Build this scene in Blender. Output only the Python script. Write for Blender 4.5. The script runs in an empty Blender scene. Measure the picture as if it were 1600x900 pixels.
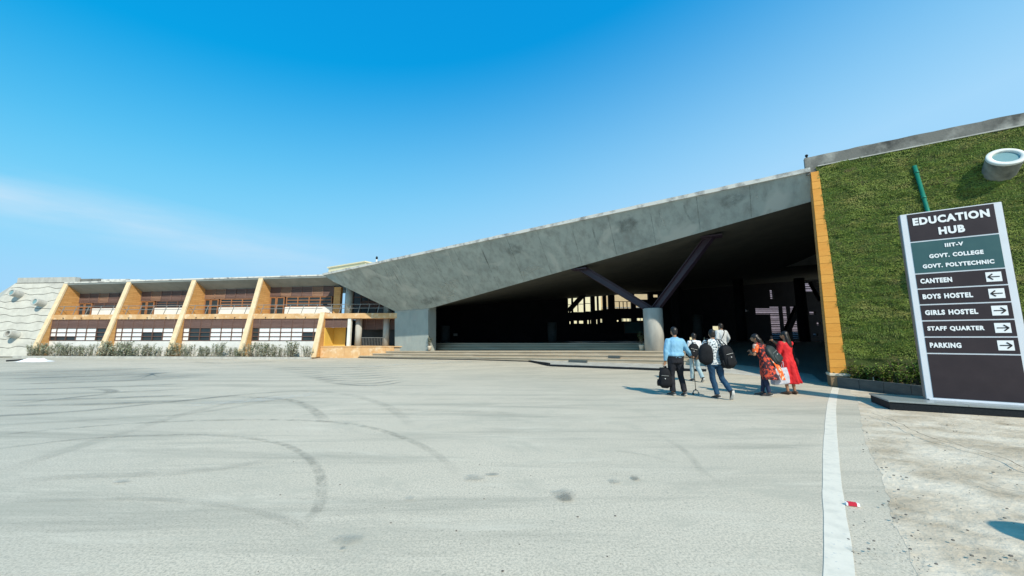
import bpy, math, random
import numpy as np
from mathutils import Vector, Matrix, noise as mnoise
R_ = math.radians
random.seed(7); rng = np.random.default_rng(7)
scn = bpy.context.scene; COL = scn.collection
# ------------------------------------------------------------------ camera
FPX = 578.0; PITCH = math.atan(78/578.0)
cam = bpy.data.cameras.new('camera'); cam_o = bpy.data.objects.new('camera', cam); COL.objects.link(cam_o)
cam.sensor_width = 36.0; cam.lens = 36*FPX/1600.0; cam.clip_end = 3000; cam.clip_start = .05
cam_o.location = (0, 0, 1.5); cam_o.rotation_euler = (math.pi/2+PITCH, 0, 0)
scn.camera = cam_o
# ------------------------------------------------------------------ light
SUN_EL = R_(42); sx, sy = .45, -.893                       # direction towards the sun
w = bpy.data.worlds.new('World'); scn.world = w; w.use_nodes = True
nt = w.node_tree; nt.nodes.clear()
def WN(t): return nt.nodes.new(t)
out = WN('ShaderNodeOutputWorld'); bg = WN('ShaderNodeBackground'); sky = WN('ShaderNodeTexSky')
sky.sky_type = 'NISHITA'; sky.sun_disc = False; sky.sun_elevation = SUN_EL
sky.sun_rotation = math.atan2(sx, sy); sky.altitude = 0; sky.air_density = 1.0; sky.dust_density = 0.6; sky.ozone_density = 2.0
hs = WN('ShaderNodeHueSaturation'); hs.inputs['Saturation'].default_value = 1.35; hs.inputs['Hue'].default_value = .485; hs.inputs['Value'].default_value = 1.0
nt.links.new(sky.outputs[0], hs.inputs['Color'])
tc = WN('ShaderNodeTexCoord'); sep = WN('ShaderNodeSeparateXYZ'); nt.links.new(tc.outputs['Generated'], sep.inputs[0])
def wm(op, a, b=None, clamp=False):
    n = WN('ShaderNodeMath'); n.operation = op; n.use_clamp = clamp
    for i, q in enumerate((a, b)):
        if q is None: continue
        if isinstance(q, (int, float)): n.inputs[i].default_value = q
        else: nt.links.new(q, n.inputs[i])
    return n.outputs[0]
# a thin cirrus band low on the left of the view (azimuth/elevation space)
az = wm('ARCTAN2', sep.outputs['X'], sep.outputs['Y']); el = wm('ARCSINE', sep.outputs['Z'])
cn = WN('ShaderNodeTexNoise'); cn.inputs['Scale'].default_value = 3.0; cn.inputs['Detail'].default_value = 7; cn.inputs['Roughness'].default_value = .55
mp = WN('ShaderNodeMapping'); mp.inputs['Scale'].default_value = (1, 1, 5.5); mp.inputs['Rotation'].default_value = (0, R_(-10), 0)
nt.links.new(tc.outputs['Generated'], mp.inputs[0]); nt.links.new(mp.outputs[0], cn.inputs['Vector'])
cen = wm('MULTIPLY_ADD', az, -.075); cen.node.inputs[2].default_value = .150
dist = wm('ABSOLUTE', wm('SUBTRACT', el, cen))
band = wm('SUBTRACT', 1.0, wm('DIVIDE', dist, .066), True)
nn = wm('MULTIPLY', wm('SUBTRACT', cn.outputs['Fac'], .30), 2.4, True)
side = wm('MULTIPLY', wm('SUBTRACT', -.25, az), 2.5, True)
cl = wm('MULTIPLY', wm('MULTIPLY', band, nn), wm('MULTIPLY', side, .85), True)
mx = WN('ShaderNodeMixRGB'); mx.inputs[2].default_value = (4.0, 5.3, 6.4, 1)
sc = WN('ShaderNodeSeparateColor'); nt.links.new(hs.outputs[0], sc.inputs[0]); cc = WN('ShaderNodeCombineColor')
def lin_(x, m, a, top):                                     # clearer, deeper daylight blue than the raw model: a straight line per channel
    n = wm('MULTIPLY_ADD', x, m); n.node.inputs[2].default_value = a; q = wm('SMOOTH_MIN', wm('MAXIMUM', n, 0.02), top); q.node.inputs[2].default_value = top*.5; return q
nt.links.new(lin_(sc.outputs[0], .5, -.25, 2.7), cc.inputs[0]); nt.links.new(lin_(sc.outputs[1], 1.0, 1.0, 4.7), cc.inputs[1]); nt.links.new(lin_(sc.outputs[2], .62, 3.6, 6.6), cc.inputs[2])
# haze: paler towards the horizon and a little more on the sun's side
qh = wm('SUBTRACT', el, wm('MULTIPLY', sep.outputs['X'], .22))
hf = wm('POWER', wm('DIVIDE', wm('SUBTRACT', .71, qh), .47, True), 1.35); hv = WN('ShaderNodeMixRGB'); hv.inputs[2].default_value = (2.45, 4.55, 6.45, 1)
nt.links.new(hf, hv.inputs[0]); nt.links.new(cc.outputs[0], hv.inputs[1])
nt.links.new(cl, mx.inputs[0]); nt.links.new(hv.outputs[0], mx.inputs[1]); nt.links.new(mx.outputs[0], bg.inputs[0])
bg.inputs[1].default_value = .15
nt.links.new(bg.outputs[0], out.inputs[0])
sl = bpy.data.lights.new('sun', 'SUN'); sl.energy = 4.9; sl.angle = R_(.53); sl.color = (1, .91, .76)
so = bpy.data.objects.new('sun', sl); COL.objects.link(so)
so.rotation_euler = Vector((-sx*math.cos(SUN_EL), -sy*math.cos(SUN_EL), -math.sin(SUN_EL))).to_track_quat('-Z', 'Y').to_euler()
scn.view_settings.view_transform = 'Standard'; scn.view_settings.look = 'None'
scn.view_settings.exposure = 0.0; scn.view_settings.gamma = 1.0
# ------------------------------------------------------------------ geometry of the place
C0 = Vector((0, 0, 1.5)); cP, sP = math.cos(PITCH), math.sin(PITCH)
def ray(u, v):
    x = (u-800)/FPX; y = (450-v)/FPX
    return Vector((x, cP-y*sP, sP+y*cP))
def gz(u, v, z=0.0):
    r = ray(u, v); return C0+r*((z-1.5)/r.z)
def atY(u, v, Y):
    r = ray(u, v); return C0+r*(Y/r.y)
class Frame:
    """a facade's own axes: s along it, d into the building, z up"""
    def __init__(s, O, deg):
        a = R_(deg); s.O = Vector((O[0], O[1], 0)); s.e = Vector((math.cos(a), -math.sin(a), 0)); s.n = Vector((math.sin(a), math.cos(a), 0)); s.rz = -a
    def P(s, a, d, z): return s.O+s.e*a+s.n*d+Vector((0, 0, z))
    def loc(s, P): q = P-s.O; return (q.dot(s.e), q.dot(s.n), P.z)
    def atd(s, u, v, d): r = ray(u, v); t = (d-(C0-s.O).dot(s.n))/r.dot(s.n); return s.loc(C0+r*t)
    def ats(s, u, v, a): r = ray(u, v); t = (a-(C0-s.O).dot(s.e))/r.dot(s.e); return s.loc(C0+r*t)
L = Frame((-14.4, 27.2), 4.5)
R = Frame((9.96, 11.7), 31.46)
def sm(a, b, x): t = min(1, max(0, (x-a)/(b-a))); return t*t*(3-2*t)
def lerp(tab, x):
    if x <= tab[0][0]: return tab[0][1]
    for (a, b), (c, d) in zip(tab, tab[1:]):
        if x <= c: return b+(d-b)*(x-a)/(c-a)
    return tab[-1][1]
RISE = [(-33, 0), (-27, .05), (-22.6, .09), (-15.5, .22), (-12, .24), (-10, .19), (-5, .22), (-3.5, .27), (-2.8, .25), (-1, .08), (0, 0)]
def G(x, y):                                                # gentle rise of the forecourt towards the steps
    s_, d_, _ = R.loc(Vector((x, y, 0)))
    return lerp(RISE, s_)*sm(-3, 2.5, d_)*(1-sm(3.4, 5, d_))
# ------------------------------------------------------------------ mesh helpers
class MB:
    def __init__(s): s.v = []; s.f = []
    def add(s, vs, fs):
        b = len(s.v); s.v += [tuple(p) for p in vs]; s.f += [tuple(i+b for i in f) for f in fs]; return s
    def hexa(s, p):                                         # 8 points: bottom 4, top 4
        return s.add(p, [(0, 3, 2, 1), (4, 5, 6, 7), (0, 1, 5, 4), (1, 2, 6, 5), (2, 3, 7, 6), (3, 0, 4, 7)])
    def box(s, x0, x1, y0, y1, z0, z1):
        return s.hexa([(x0, y0, z0), (x1, y0, z0), (x1, y1, z0), (x0, y1, z0), (x0, y0, z1), (x1, y0, z1), (x1, y1, z1), (x0, y1, z1)])
    def fbox(s, F, s0, s1, d0, d1, z0, z1):                 # box in a frame
        return s.hexa([F.P(*q) for q in [(s0, d0, z0), (s1, d0, z0), (s1, d1, z0), (s0, d1, z0), (s0, d0, z1), (s1, d0, z1), (s1, d1, z1), (s0, d1, z1)]])
    def prism(s, poly, off):                                # 3D polygon pushed by off
        n = len(poly); off = Vector(off); P = [Vector(p) for p in poly]; Q = [p+off for p in P]
        return s.add(P+Q, [tuple(range(n-1, -1, -1)), tuple(range(n, 2*n))]+[(i, (i+1) % n, n+(i+1) % n, n+i) for i in range(n)])
    def quad(s, a, b, c, d): return s.add([a, b, c, d], [(0, 1, 2, 3)])
    def tube(s, pts, rad, n=12, caps=True, up=None):
        pts = [Vector(p) for p in pts]; rings = []
        for i, p in enumerate(pts):
            t = (pts[min(i+1, len(pts)-1)]-pts[max(i-1, 0)]).normalized()
            a = Vector(up) if up else (Vector((0, 0, 1)) if abs(t.z) < .9 else Vector((0, 1, 0)))
            x = a.cross(t).normalized(); y = t.cross(x)
            r = rad[i] if isinstance(rad, (list, tuple)) else rad
            rx, ry = r if isinstance(r, (list, tuple)) else (r, r)
            rings.append([p+x*(rx*math.cos(2*math.pi*k/n))+y*(ry*math.sin(2*math.pi*k/n)) for k in range(n)])
        return s.loft(rings, caps)
    def loft(s, rings, caps=True):
        n = len(rings[0]); vs = [p for r in rings for p in r]; fs = []
        for i in range(len(rings)-1):
            for k in range(n): fs.append((i*n+k, i*n+(k+1) % n, (i+1)*n+(k+1) % n, (i+1)*n+k))
        if caps: fs += [tuple(range(n-1, -1, -1)), tuple((len(rings)-1)*n+k for k in range(n))]
        return s.add(vs, fs)
    def ball(s, c, r, nu=12, nv=8):
        c = Vector(c); rx, ry, rz = r if isinstance(r, (list, tuple)) else (r, r, r); rings = []
        for i in range(1, nv):
            a = math.pi*i/nv; rings.append([c+Vector((rx*math.sin(a)*math.cos(2*math.pi*k/nu), ry*math.sin(a)*math.sin(2*math.pi*k/nu), -rz*math.cos(a))) for k in range(nu)])
        return s.loft(rings)
    def mesh(s, name, off=Vector((0, 0, 0)), smooth=False):
        me = bpy.data.meshes.new(name); me.from_pydata([(p[0]-off[0], p[1]-off[1], p[2]-off[2]) for p in s.v], [], s.f)
        if smooth: me.polygons.foreach_set('use_smooth', [True]*len(me.polygons))
        me.update(); return me
WM = {}
def link(name, data, parent=None, M=None):
    o = bpy.data.objects.new(name, data); COL.objects.link(o); M = M or Matrix.Identity(4)
    if parent: o.parent = parent; o.matrix_local = WM[parent.name].inverted() @ M
    else: o.matrix_local = M
    WM[o.name] = M
    return o
def tag(o, label=None, cat=None, group=None, kind=None):
    for k, q in (('label', label), ('category', cat), ('group', group), ('kind', kind)):
        if q: o[k] = q
    return o
def thing(name, loc, label, cat, group=None, rz=0):
    return tag(link(name, None, None, Matrix.Translation(Vector(loc)) @ Matrix.Rotation(rz, 4, 'Z')), label, cat, group)
def obj(name, mb, m, parent=None, smooth=False, world=True, bevel=0):
    """one mesh object; points are in world coordinates unless world=False (then in the parent's)"""
    if parent:
        M = WM[parent.name]
        if world:
            T = M.inverted(); mb2 = MB(); mb2.v = [tuple(T @ Vector(p)) for p in mb.v]; mb2.f = mb.f; mb = mb2
        me = mb.mesh(name, smooth=smooth); o = link(name, me, parent, M)
    else: o = link(name, mb.mesh(name, smooth=smooth))
    if m: o.data.materials.append(m)
    if bevel:
        b = o.modifiers.new('bevel', 'BEVEL'); b.width = bevel; b.segments = 2; b.limit_method = 'ANGLE'
    return o
def inst(name, me, parent, M): return link(name, me, parent, M)
# ------------------------------------------------------------------ materials
def mat(name, c1, c2=None, scale=1.0, rough=.8, bump=0.0, bscale=None, detail=6, metal=0, stretch=(1, 1, 1), lo=.35, hi=.65, spec=.4, extra=None, c3=None, s3=.3, l3=.5, h3=.7, coat=0):
    m = bpy.data.materials.new(name); m.use_nodes = True; n = m.node_tree; b = n.nodes['Principled BSDF']
    b.inputs['Roughness'].default_value = rough; b.inputs['Metallic'].default_value = metal; b.inputs['Specular IOR Level'].default_value = spec
    b.inputs['Coat Weight'].default_value = coat
    if c2 is None and not bump: b.inputs['Base Color'].default_value = (*c1, 1); return m
    geo = n.nodes.new('ShaderNodeNewGeometry'); mapn = n.nodes.new('ShaderNodeMapping'); mapn.inputs['Scale'].default_value = stretch
    n.links.new(geo.outputs['Position'], mapn.inputs[0])
    def noise(sc, det=detail, r=.6):
        t = n.nodes.new('ShaderNodeTexNoise'); t.inputs['Scale'].default_value = sc; t.inputs['Detail'].default_value = det; t.inputs['Roughness'].default_value = r
        n.links.new(mapn.outputs[0], t.inputs['Vector']); return t.outputs['Fac']
    def mix(fac, a, bb, l, h):
        r = n.nodes.new('ShaderNodeMapRange'); r.inputs[1].default_value = l; r.inputs[2].default_value = h; n.links.new(fac, r.inputs[0])
        q = n.nodes.new('ShaderNodeMixRGB'); n.links.new(r.outputs[0], q.inputs[0])
        for i, x in ((1, a), (2, bb)):
            if isinstance(x, tuple): q.inputs[i].default_value = (*x, 1)
            else: n.links.new(x, q.inputs[i])
        return q.outputs[0]
    colr = mix(noise(scale), c1, c2 or c1, lo, hi)
    if c3: colr = mix(noise(s3, 4), colr, c3, l3, h3)
    if extra: colr = extra(n, geo, mapn, noise, mix, colr)
    n.links.new(colr, b.inputs['Base Color'])
    if bump:
        bn = n.nodes.new('ShaderNodeBump'); bn.inputs['Strength'].default_value = 1; bn.inputs['Distance'].default_value = bump
        n.links.new(noise(bscale or scale*4), bn.inputs['Height']); n.links.new(bn.outputs[0], b.inputs['Normal'])
    return m
def speckle(n, geo, mapn, noise, mix, colr):
    c = mix(noise(55, 3, .8), (.40, .36, .285), colr, .38, .56)
    c = mix(noise(26, 4, .75), c, (.26, .25, .205), .56, .74)
    c = mix(noise(120, 2, .7), c, (.70, .67, .58), .60, .76)
    def aniso(rot, sc_, det, seed):
        mp2 = n.nodes.new('ShaderNodeMapping'); mp2.inputs['Scale'].default_value = sc_; mp2.inputs['Rotation'].default_value = (0, 0, R_(rot)); mp2.inputs['Location'].default_value = (seed, seed, 0); n.links.new(geo.outputs['Position'], mp2.inputs[0])
        t = n.nodes.new('ShaderNodeTexNoise'); t.inputs['Scale'].default_value = 1.0; t.inputs['Detail'].default_value = det; t.inputs['Roughness'].default_value = .74; t.inputs['Distortion'].default_value = .4; n.links.new(mp2.outputs[0], t.inputs['Vector']); return t.outputs['Fac']
    c = mix(aniso(-14, (.14, 1.3, 1), 11, 3), c, (.30, .285, .23), .49, .74)
    c = mix(aniso(-8, (.5, 3.2, 1), 10, 9), c, (.64, .585, .475), .54, .80)
    return mix(aniso(12, (.9, 1.1, 1), 12, 5), c, (.43, .40, .32), .52, .72)
M = {}
M['asphalt'] = mat('dusty_asphalt', (.60, .53, .415), (.67, .59, .47), .35, .88, .003, 150, extra=speckle, c3=(.42, .41, .345), s3=.06, l3=.42, h3=.70, lo=.3, hi=.7)
M['dirt'] = mat('dry_concrete_dirt', (.58, .49, .37), (.38, .31, .22), 1.6, .95, .03, 9, detail=12, c3=(.66, .58, .46), s3=1.3, l3=.42, h3=.62)
M['soil'] = mat('soil', (.10, .075, .05), (.16, .12, .08), 9, .95, .02, 30)
M['paint'] = mat('worn_white_paint', (.74, .685, .58), (.60, .565, .48), 7, .7, .002, 60, lo=.45, hi=.75, c3=(.50, .50, .48), s3=24, l3=.62, h3=.72)
def conc_extra(n, geo, mapn, noise, mix, colr):
    mp2 = n.nodes.new('ShaderNodeMapping'); mp2.inputs['Scale'].default_value = (2.2, 2.2, .30); n.links.new(geo.outputs['Position'], mp2.inputs[0])
    t = n.nodes.new('ShaderNodeTexNoise'); t.inputs['Scale'].default_value = 1.4; t.inputs['Detail'].default_value = 8; t.inputs['Roughness'].default_value = .65; n.links.new(mp2.outputs[0], t.inputs['Vector'])
    c = mix(t.outputs['Fac'], colr, (.225, .245, .23), .44, .76)
    t3 = n.nodes.new('ShaderNodeTexNoise'); t3.inputs['Scale'].default_value = .42; t3.inputs['Detail'].default_value = 3; t3.inputs['Distortion'].default_value = 1.6; n.links.new(geo.outputs['Position'], t3.inputs['Vector'])
    c = mix(t3.outputs['Fac'], c, (.42, .45, .42), .575, .66)
    t4 = n.nodes.new('ShaderNodeTexNoise'); t4.inputs['Scale'].default_value = .8; t4.inputs['Detail'].default_value = 7; t4.inputs['Roughness'].default_value = .7; t4.inputs['Distortion'].default_value = .8; n.links.new(geo.outputs['Position'], t4.inputs['Vector'])
    return mix(t4.outputs['Fac'], c, (.25, .26, .245), .56, .80)
M['conc'] = mat('stained_concrete', (.39, .44, .415), (.30, .345, .33), .8, .85, .006, 14, detail=9, extra=conc_extra)
M['conc_leg'] = mat('board_marked_concrete', (.38, .42, .39), (.30, .34, .325), 1.5, .8, .006, 16, stretch=(1, 1, .5), c3=(.36, .37, .35), s3=2.2, l3=.55, h3=.7)
M['conc_light'] = mat('pale_concrete', (.48, .48, .44), (.36, .36, .335), 3, .85, .004, 20, stretch=(1, 1, .35))
M['conc_edge'] = mat('weathered_roof_edge', (.62, .62, .58), (.26, .26, .25), 2.2, .85, .004, 20, lo=.48, hi=.66)
M['parapet'] = mat('stained_parapet', (.17, .17, .155), (.055, .058, .055), .9, .88, .006, 20, stretch=(1, 1, .8), lo=.42, hi=.58, c3=(.34, .34, .31), s3=1.1, l3=.52, h3=.66)
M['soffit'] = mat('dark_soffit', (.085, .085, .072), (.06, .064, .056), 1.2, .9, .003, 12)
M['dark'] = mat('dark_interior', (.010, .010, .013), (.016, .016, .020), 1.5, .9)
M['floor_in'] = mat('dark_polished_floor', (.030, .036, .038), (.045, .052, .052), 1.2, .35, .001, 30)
M['wavewall'] = mat('cream_rendered_wall', (.56, .55, .49), (.47, .46, .41), 2.0, .92, .01, 18, c3=(.40, .395, .36), s3=.7, l3=.55, h3=.75)
M['groove'] = mat('wall_groove', (.16, .15, .13), (.22, .21, .18), 3, .95)
def tile_extra(n, geo, mapn, noise, mix, colr):
    sp = n.nodes.new('ShaderNodeSeparateXYZ'); n.links.new(geo.outputs['Position'], sp.inputs[0])
    a = n.nodes.new('ShaderNodeMath'); a.operation = 'ADD'; n.links.new(sp.outputs[0], a.inputs[0]); n.links.new(sp.outputs[1], a.inputs[1])
    cb = n.nodes.new('ShaderNodeCombineXYZ'); n.links.new(a.outputs[0], cb.inputs[0]); n.links.new(sp.outputs[2], cb.inputs[1])
    br = n.nodes.new('ShaderNodeTexBrick'); br.inputs['Scale'].default_value = 1; br.inputs['Brick Width'].default_value = .6; br.inputs['Row Height'].default_value = .15; br.inputs['Mortar Size'].default_value = .008
    br.inputs['Color1'].default_value = (.52, .27, .085, 1); br.inputs['Color2'].default_value = (.66, .38, .14, 1); br.inputs['Mortar'].default_value = (.30, .16, .06, 1)
    n.links.new(cb.outputs[0], br.inputs['Vector'])
    return mix(noise(5, 4), br.outputs['Color'], (.60, .33, .12), .3, .9)
M['tile'] = mat('orange_stone_cladding', (.5, .3, .1), (.6, .35, .12), 4, .7, .004, 12, extra=tile_extra)
M['tile_piece'] = [mat('orange_stone_tile', a, b, 5, .6, .002, 20, stretch=(1, 1, 4)) for a, b in [((.68, .30, .040), (.61, .26, .032)), ((.72, .33, .050), (.65, .29, .042)), ((.64, .275, .036), (.69, .31, .045)), ((.76, .38, .080), (.68, .31, .050))]]
M['fin_edge'] = mat('cream_fin_edge', (.74, .60, .40), (.66, .50, .30), 3, .8, .003, 14)
M['slab_edge'] = mat('orange_slab_edge', (.66, .43, .22), (.55, .32, .14), 1.3, .8, .003, 14, c3=(.72, .58, .40), s3=2.5, l3=.5, h3=.7)
M['white'] = mat('white_wall_paint', (.76, .76, .73), (.68, .68, .65), 2, .8, .002, 20)
M['pane_white'] = mat('white_pane', (.82, .84, .84), (.76, .78, .80), 4, .35)  # plain white for the panes marked W in the window patterns
M['glass'] = mat('dark_window_glass', (.022, .035, .042), (.035, .048, .055), 1, .3, spec=.3)
M['frame'] = mat('brown_window_frame', (.11, .06, .045), (.14, .08, .06), 5, .55)
M['louver'] = mat('brown_louver', (.20, .125, .105), (.155, .095, .08), 3, .6, stretch=(.5, .5, 6))
M['louver_orange'] = mat('faded_louver', (.32, .19, .125), (.25, .145, .10), 3, .6, stretch=(.5, .5, 6))
M['door_frame'] = mat('orange_door_frame', (.36, .17, .08), (.28, .13, .06), 3, .55)
M['rail'] = mat('galvanised_rail', (.30, .31, .30), (.24, .25, .25), 6, .45, metal=.4)
M['yellow'] = mat('yellow_wall_paint', (.80, .56, .13), (.74, .50, .10), 1.5, .8)
M['cream'] = mat('cream_wall_paint', (.78, .70, .46), (.72, .64, .42), 1.5, .85)
M['tan'] = mat('tan_roof', (.52, .40, .24), (.45, .34, .2), 2, .85)
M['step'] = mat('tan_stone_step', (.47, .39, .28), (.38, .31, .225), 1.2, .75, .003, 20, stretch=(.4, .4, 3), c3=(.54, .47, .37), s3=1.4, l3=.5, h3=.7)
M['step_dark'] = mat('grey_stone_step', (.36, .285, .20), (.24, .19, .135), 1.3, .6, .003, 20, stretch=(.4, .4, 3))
M['granite'] = mat('black_granite', (.010, .013, .017), (.018, .022, .026), 40, .6, spec=.15)
M['granite_top'] = mat('grey_granite_top', (.30, .33, .33), (.24, .27, .27), 30, .28)
M['kerbgrey'] = mat('dark_grey_kerb', (.055, .070, .072), (.085, .10, .10), 3, .7, .003, 20, stretch=(1, 1, 3))
M['steel'] = mat('purple_painted_steel', (.040, .025, .040), (.032, .02, .034), 3, .5, spec=.5)
M['green_pipe'] = mat('green_plastic_pipe', (.012, .20, .13), (.01, .15, .10), 6, .4)
M['sign_white'] = mat('white_sign_paint', (.74, .76, .80), (.69, .71, .75), 2, .45)
M['sign_brown'] = mat('dark_brown_sign', (.026, .016, .020), (.034, .022, .026), 3, .5)
M['sign_teal'] = mat('teal_sign', (.030, .095, .105), (.04, .11, .115), 3, .5)
M['letter'] = mat('white_lettering', (.86, .87, .88))
M['arrow'] = mat('black_arrow', (.015, .013, .015))
M['ringwhite'] = mat('white_painted_ring', (.72, .74, .70), (.62, .64, .60), 5, .6)
M['lens'] = mat('frosted_skylight', (.17, .30, .32), (.20, .33, .34), 4, .25)
M['tubeconc'] = mat('stained_tube_concrete', (.28, .29, .26), (.10, .11, .10), 3, .85, .004, 20, stretch=(1, 1, .6))
M['board'] = mat('teal_notice_board', (.07, .15, .15), (.04, .10, .11), 1.2, .4)
M['mark'] = None
def leafmat(name, a, b, c, sc=3, tr=.25):
    m = mat(name, a, b, sc, .65, c3=c, s3=sc*.35, l3=.45, h3=.65, detail=4); return m
M['grass'] = mat('turf_blades', (.205, .275, .042), (.115, .175, .024), 2.4, .65, stretch=(1, 1, 2.6), detail=5, c3=(.27, .27, .07), s3=1.3, l3=.50, h3=.70)
M['turf_base'] = mat('turf_base', (.040, .065, .010), (.06, .075, .02), 3, .95, .03, 14, c3=(.09, .07, .03), s3=1.5, l3=.55, h3=.7)
M['leaf_grey'] = leafmat('dusty_grey_leaf', (.42, .45, .33), (.25, .30, .19), (.56, .56, .47), 6)
M['leaf_green'] = leafmat('green_leaf', (.10, .19, .02), (.06, .125, .018), (.26, .30, .05), 8)
M['leaf_dark'] = leafmat('dark_leaf', (.03, .07, .02), (.04, .09, .03), (.02, .05, .02), 5)
M['stem'] = mat('plant_stem', (.18, .13, .08), (.12, .09, .06), 8, .9)
# ------------------------------------------------------------------ ground
def struct(name, mb, m, **k): return tag(obj(name, mb, m, **k), kind='structure')
def axis(fine0, fine1, step, far):
    a = list(np.arange(fine0, fine1+1e-6, step)); k = step
    lo, hi = [], []
    x = fine0
    while x > -far: k *= 1.5; x -= k; lo.append(x)
    x = fine1; k = step
    while x < far: k *= 1.5; x += k; hi.append(x)
    return lo[::-1]+a+hi
xs = axis(-40, 24, 1.0, 900); ys = axis(-3, 44, 1.0, 1200)
gm = MB(); gm.v = [(x, y, G(x, y)-.02*(0 if -40 < x < 40 and y < 50 else 1)) for y in ys for x in xs]; nx = len(xs)
gm.f = [(j*nx+i, j*nx+i+1, (j+1)*nx+i+1, (j+1)*nx+i) for j in range(len(ys)-1) for i in range(nx-1)]
struct('forecourt', gm, M['asphalt'], smooth=True)
def catmull(pts, n=8):
    P = [Vector(p) for p in pts]; P = [P[0]*2-P[1]]+P+[P[-1]*2-P[-2]]; o = []
    for i in range(1, len(P)-2):
        a, b, c, d = P[i-1:i+3]
        for k in range(n):
            t = k/n; o.append(.5*((2*b)+(c-a)*t+(2*a-5*b+4*c-d)*t*t+(3*b-a-3*c+d)*t**3))
    o.append(P[-2]); return o
def gpt(u, v, lift=0):
    z = 0
    for _ in range(6): p = gz(u, v, z); z = G(p.x, p.y)
    p.z = G(p.x, p.y)+lift; return p
def sheet(name, ctr, widths, m, lift):
    """thin ribbon lying on the ground"""
    mb = MB(); n = len(ctr)
    for i, p in enumerate(ctr):
        t = (ctr[min(i+1, n-1)]-ctr[max(i-1, 0)]).normalized(); s_ = Vector((t.y, -t.x, 0)); wd = widths[i] if isinstance(widths, list) else widths
        for k in (-.5, .5):
            q = p+s_*wd*k; mb.v.append((q.x, q.y, G(q.x, q.y)+lift))
    mb.f = [(2*i, 2*i+1, 2*i+3, 2*i+2) for i in range(n-1)]
    o = struct(name, mb, m); return o, n
# verge of dirty broken concrete right of the drive
edge = [(1322, 608), (1338, 622), (1345, 650), (1352, 690), (1372, 730), (1384, 770), (1398, 810), (1412, 850), (1432, 900), (1470, 1000)]
ep = catmull([gpt(u, v) for u, v in edge], 10)
vb = MB()
for i, p in enumerate(ep):
    j = .05*mnoise.noise(p*2.3)+.035*mnoise.noise(p*7.1)
    jx = p.x+j
    for f_, dx in enumerate((0, .25, 1, 3, 7, 16)):
        x = jx+dx; y = p.y-dx*.35; vb.v.append((x, y, (.0015 if dx == 0 else .004)+(.03*mnoise.noise(Vector((x, y, 0))*.9)+.03 if dx > .5 else 0)*min(1, dx/2)))
n_ = len(ep); vb.f = [(i*6+k, (i+1)*6+k, (i+1)*6+k+1, i*6+k+1) for i in range(n_-1) for k in range(5)]
struct('dirt_verge', vb, M['dirt'], smooth=True)
# white edge line, a slightly wobbly hand-laid strip
wl = catmull([Vector((.62, .95, 0)), Vector((2.085, 2.58, 0)), Vector((3.26, 4.0, 0)), Vector((4.95, 6.0, 0)), Vector((7.3, 8.72, 0)), Vector((9.85, 11.56, 0))], 10)
sheet('white_edge_line', wl, [.155+.012*mnoise.noise(p*1.7) for p in wl], M['paint'], .0045)
def fade_mat(name, colr, amt, sc=2.0, lo=.35, hi=.75):
    m = bpy.data.materials.new(name); m.use_nodes = True; n = m.node_tree; b = n.nodes['Principled BSDF']; b.inputs['Base Color'].default_value = (*colr, 1); b.inputs['Roughness'].default_value = .9
    at = n.nodes.new('ShaderNodeAttribute'); at.attribute_name = 'wear'
    geo = n.nodes.new('ShaderNodeNewGeometry'); t = n.nodes.new('ShaderNodeTexNoise'); t.inputs['Scale'].default_value = sc; t.inputs['Detail'].default_value = 8; t.inputs['Roughness'].default_value = .7
    n.links.new(geo.outputs['Position'], t.inputs['Vector'])
    r = n.nodes.new('ShaderNodeMapRange'); r.inputs[1].default_value = lo; r.inputs[2].default_value = hi; n.links.new(t.outputs['Fac'], r.inputs[0])
    a = n.nodes.new('ShaderNodeMath'); a.operation = 'MULTIPLY'; n.links.new(at.outputs['Fac'], a.inputs[0]); n.links.new(r.outputs[0], a.inputs[1])
    a2 = n.nodes.new('ShaderNodeMath'); a2.operation = 'MULTIPLY'; a2.inputs[1].default_value = amt; n.links.new(a.outputs[0], a2.inputs[0]); n.links.new(a2.outputs[0], b.inputs['Alpha'])
    return m
M['skid'] = fade_mat('tyre_rubber', (.22, .22, .185), .34, 5, .38, .66)
M['skid_soft'] = fade_mat('faint_tyre_rubber', (.27, .265, .225), .24)
M['skid_far'] = fade_mat('far_tyre_rubber', (.23, .24, .215), .42, 1.2, .3, .6)
M['wash'] = fade_mat('dark_wash', (.30, .315, .285), .36, .5, .25, .65)
M['pale_dust'] = fade_mat('pale_dust', (.66, .66, .62), .5)
M['stain'] = fade_mat('oil_stain', (.20, .19, .155), .5, 14, .25, .55)
M['stain_soft'] = fade_mat('soft_stain', (.32, .32, .28), .38, 9, .25, .6)
def ribbon(name, px, width, m, lift, n=10, world=False, ends=True):
    ctr = px if world else catmull([gpt(*q) for q in px], n)
    mb = MB(); att = []; N = len(ctr)
    for i, p in enumerate(ctr):
        t = (ctr[min(i+1, N-1)]-ctr[max(i-1, 0)]).normalized(); s_ = Vector((t.y, -t.x, 0))
        e = min(1, i/(N*.15), (N-1-i)/(N*.2)) if ends else 1
        for k, a in ((-.5, 0), (-.25, 1), (.25, 1), (.5, 0)):
            q = p+s_*width*k; mb.v.append((q.x, q.y, G(q.x, q.y)+lift)); att.append(a*e)
    mb.f = [(4*i+k, 4*i+k+1, 4*i+k+5, 4*i+k+4) for i in range(N-1) for k in range(3)]
    o = struct(name, mb, m); a_ = o.data.attributes.new('wear', 'FLOAT', 'POINT'); a_.data.foreach_set('value', att); return o
lc = lambda pts: [(x/2, 540+y/2) for x, y in pts]
rc = lambda pts: [(800+x/2, 560+y/2) for x, y in pts]
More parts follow.
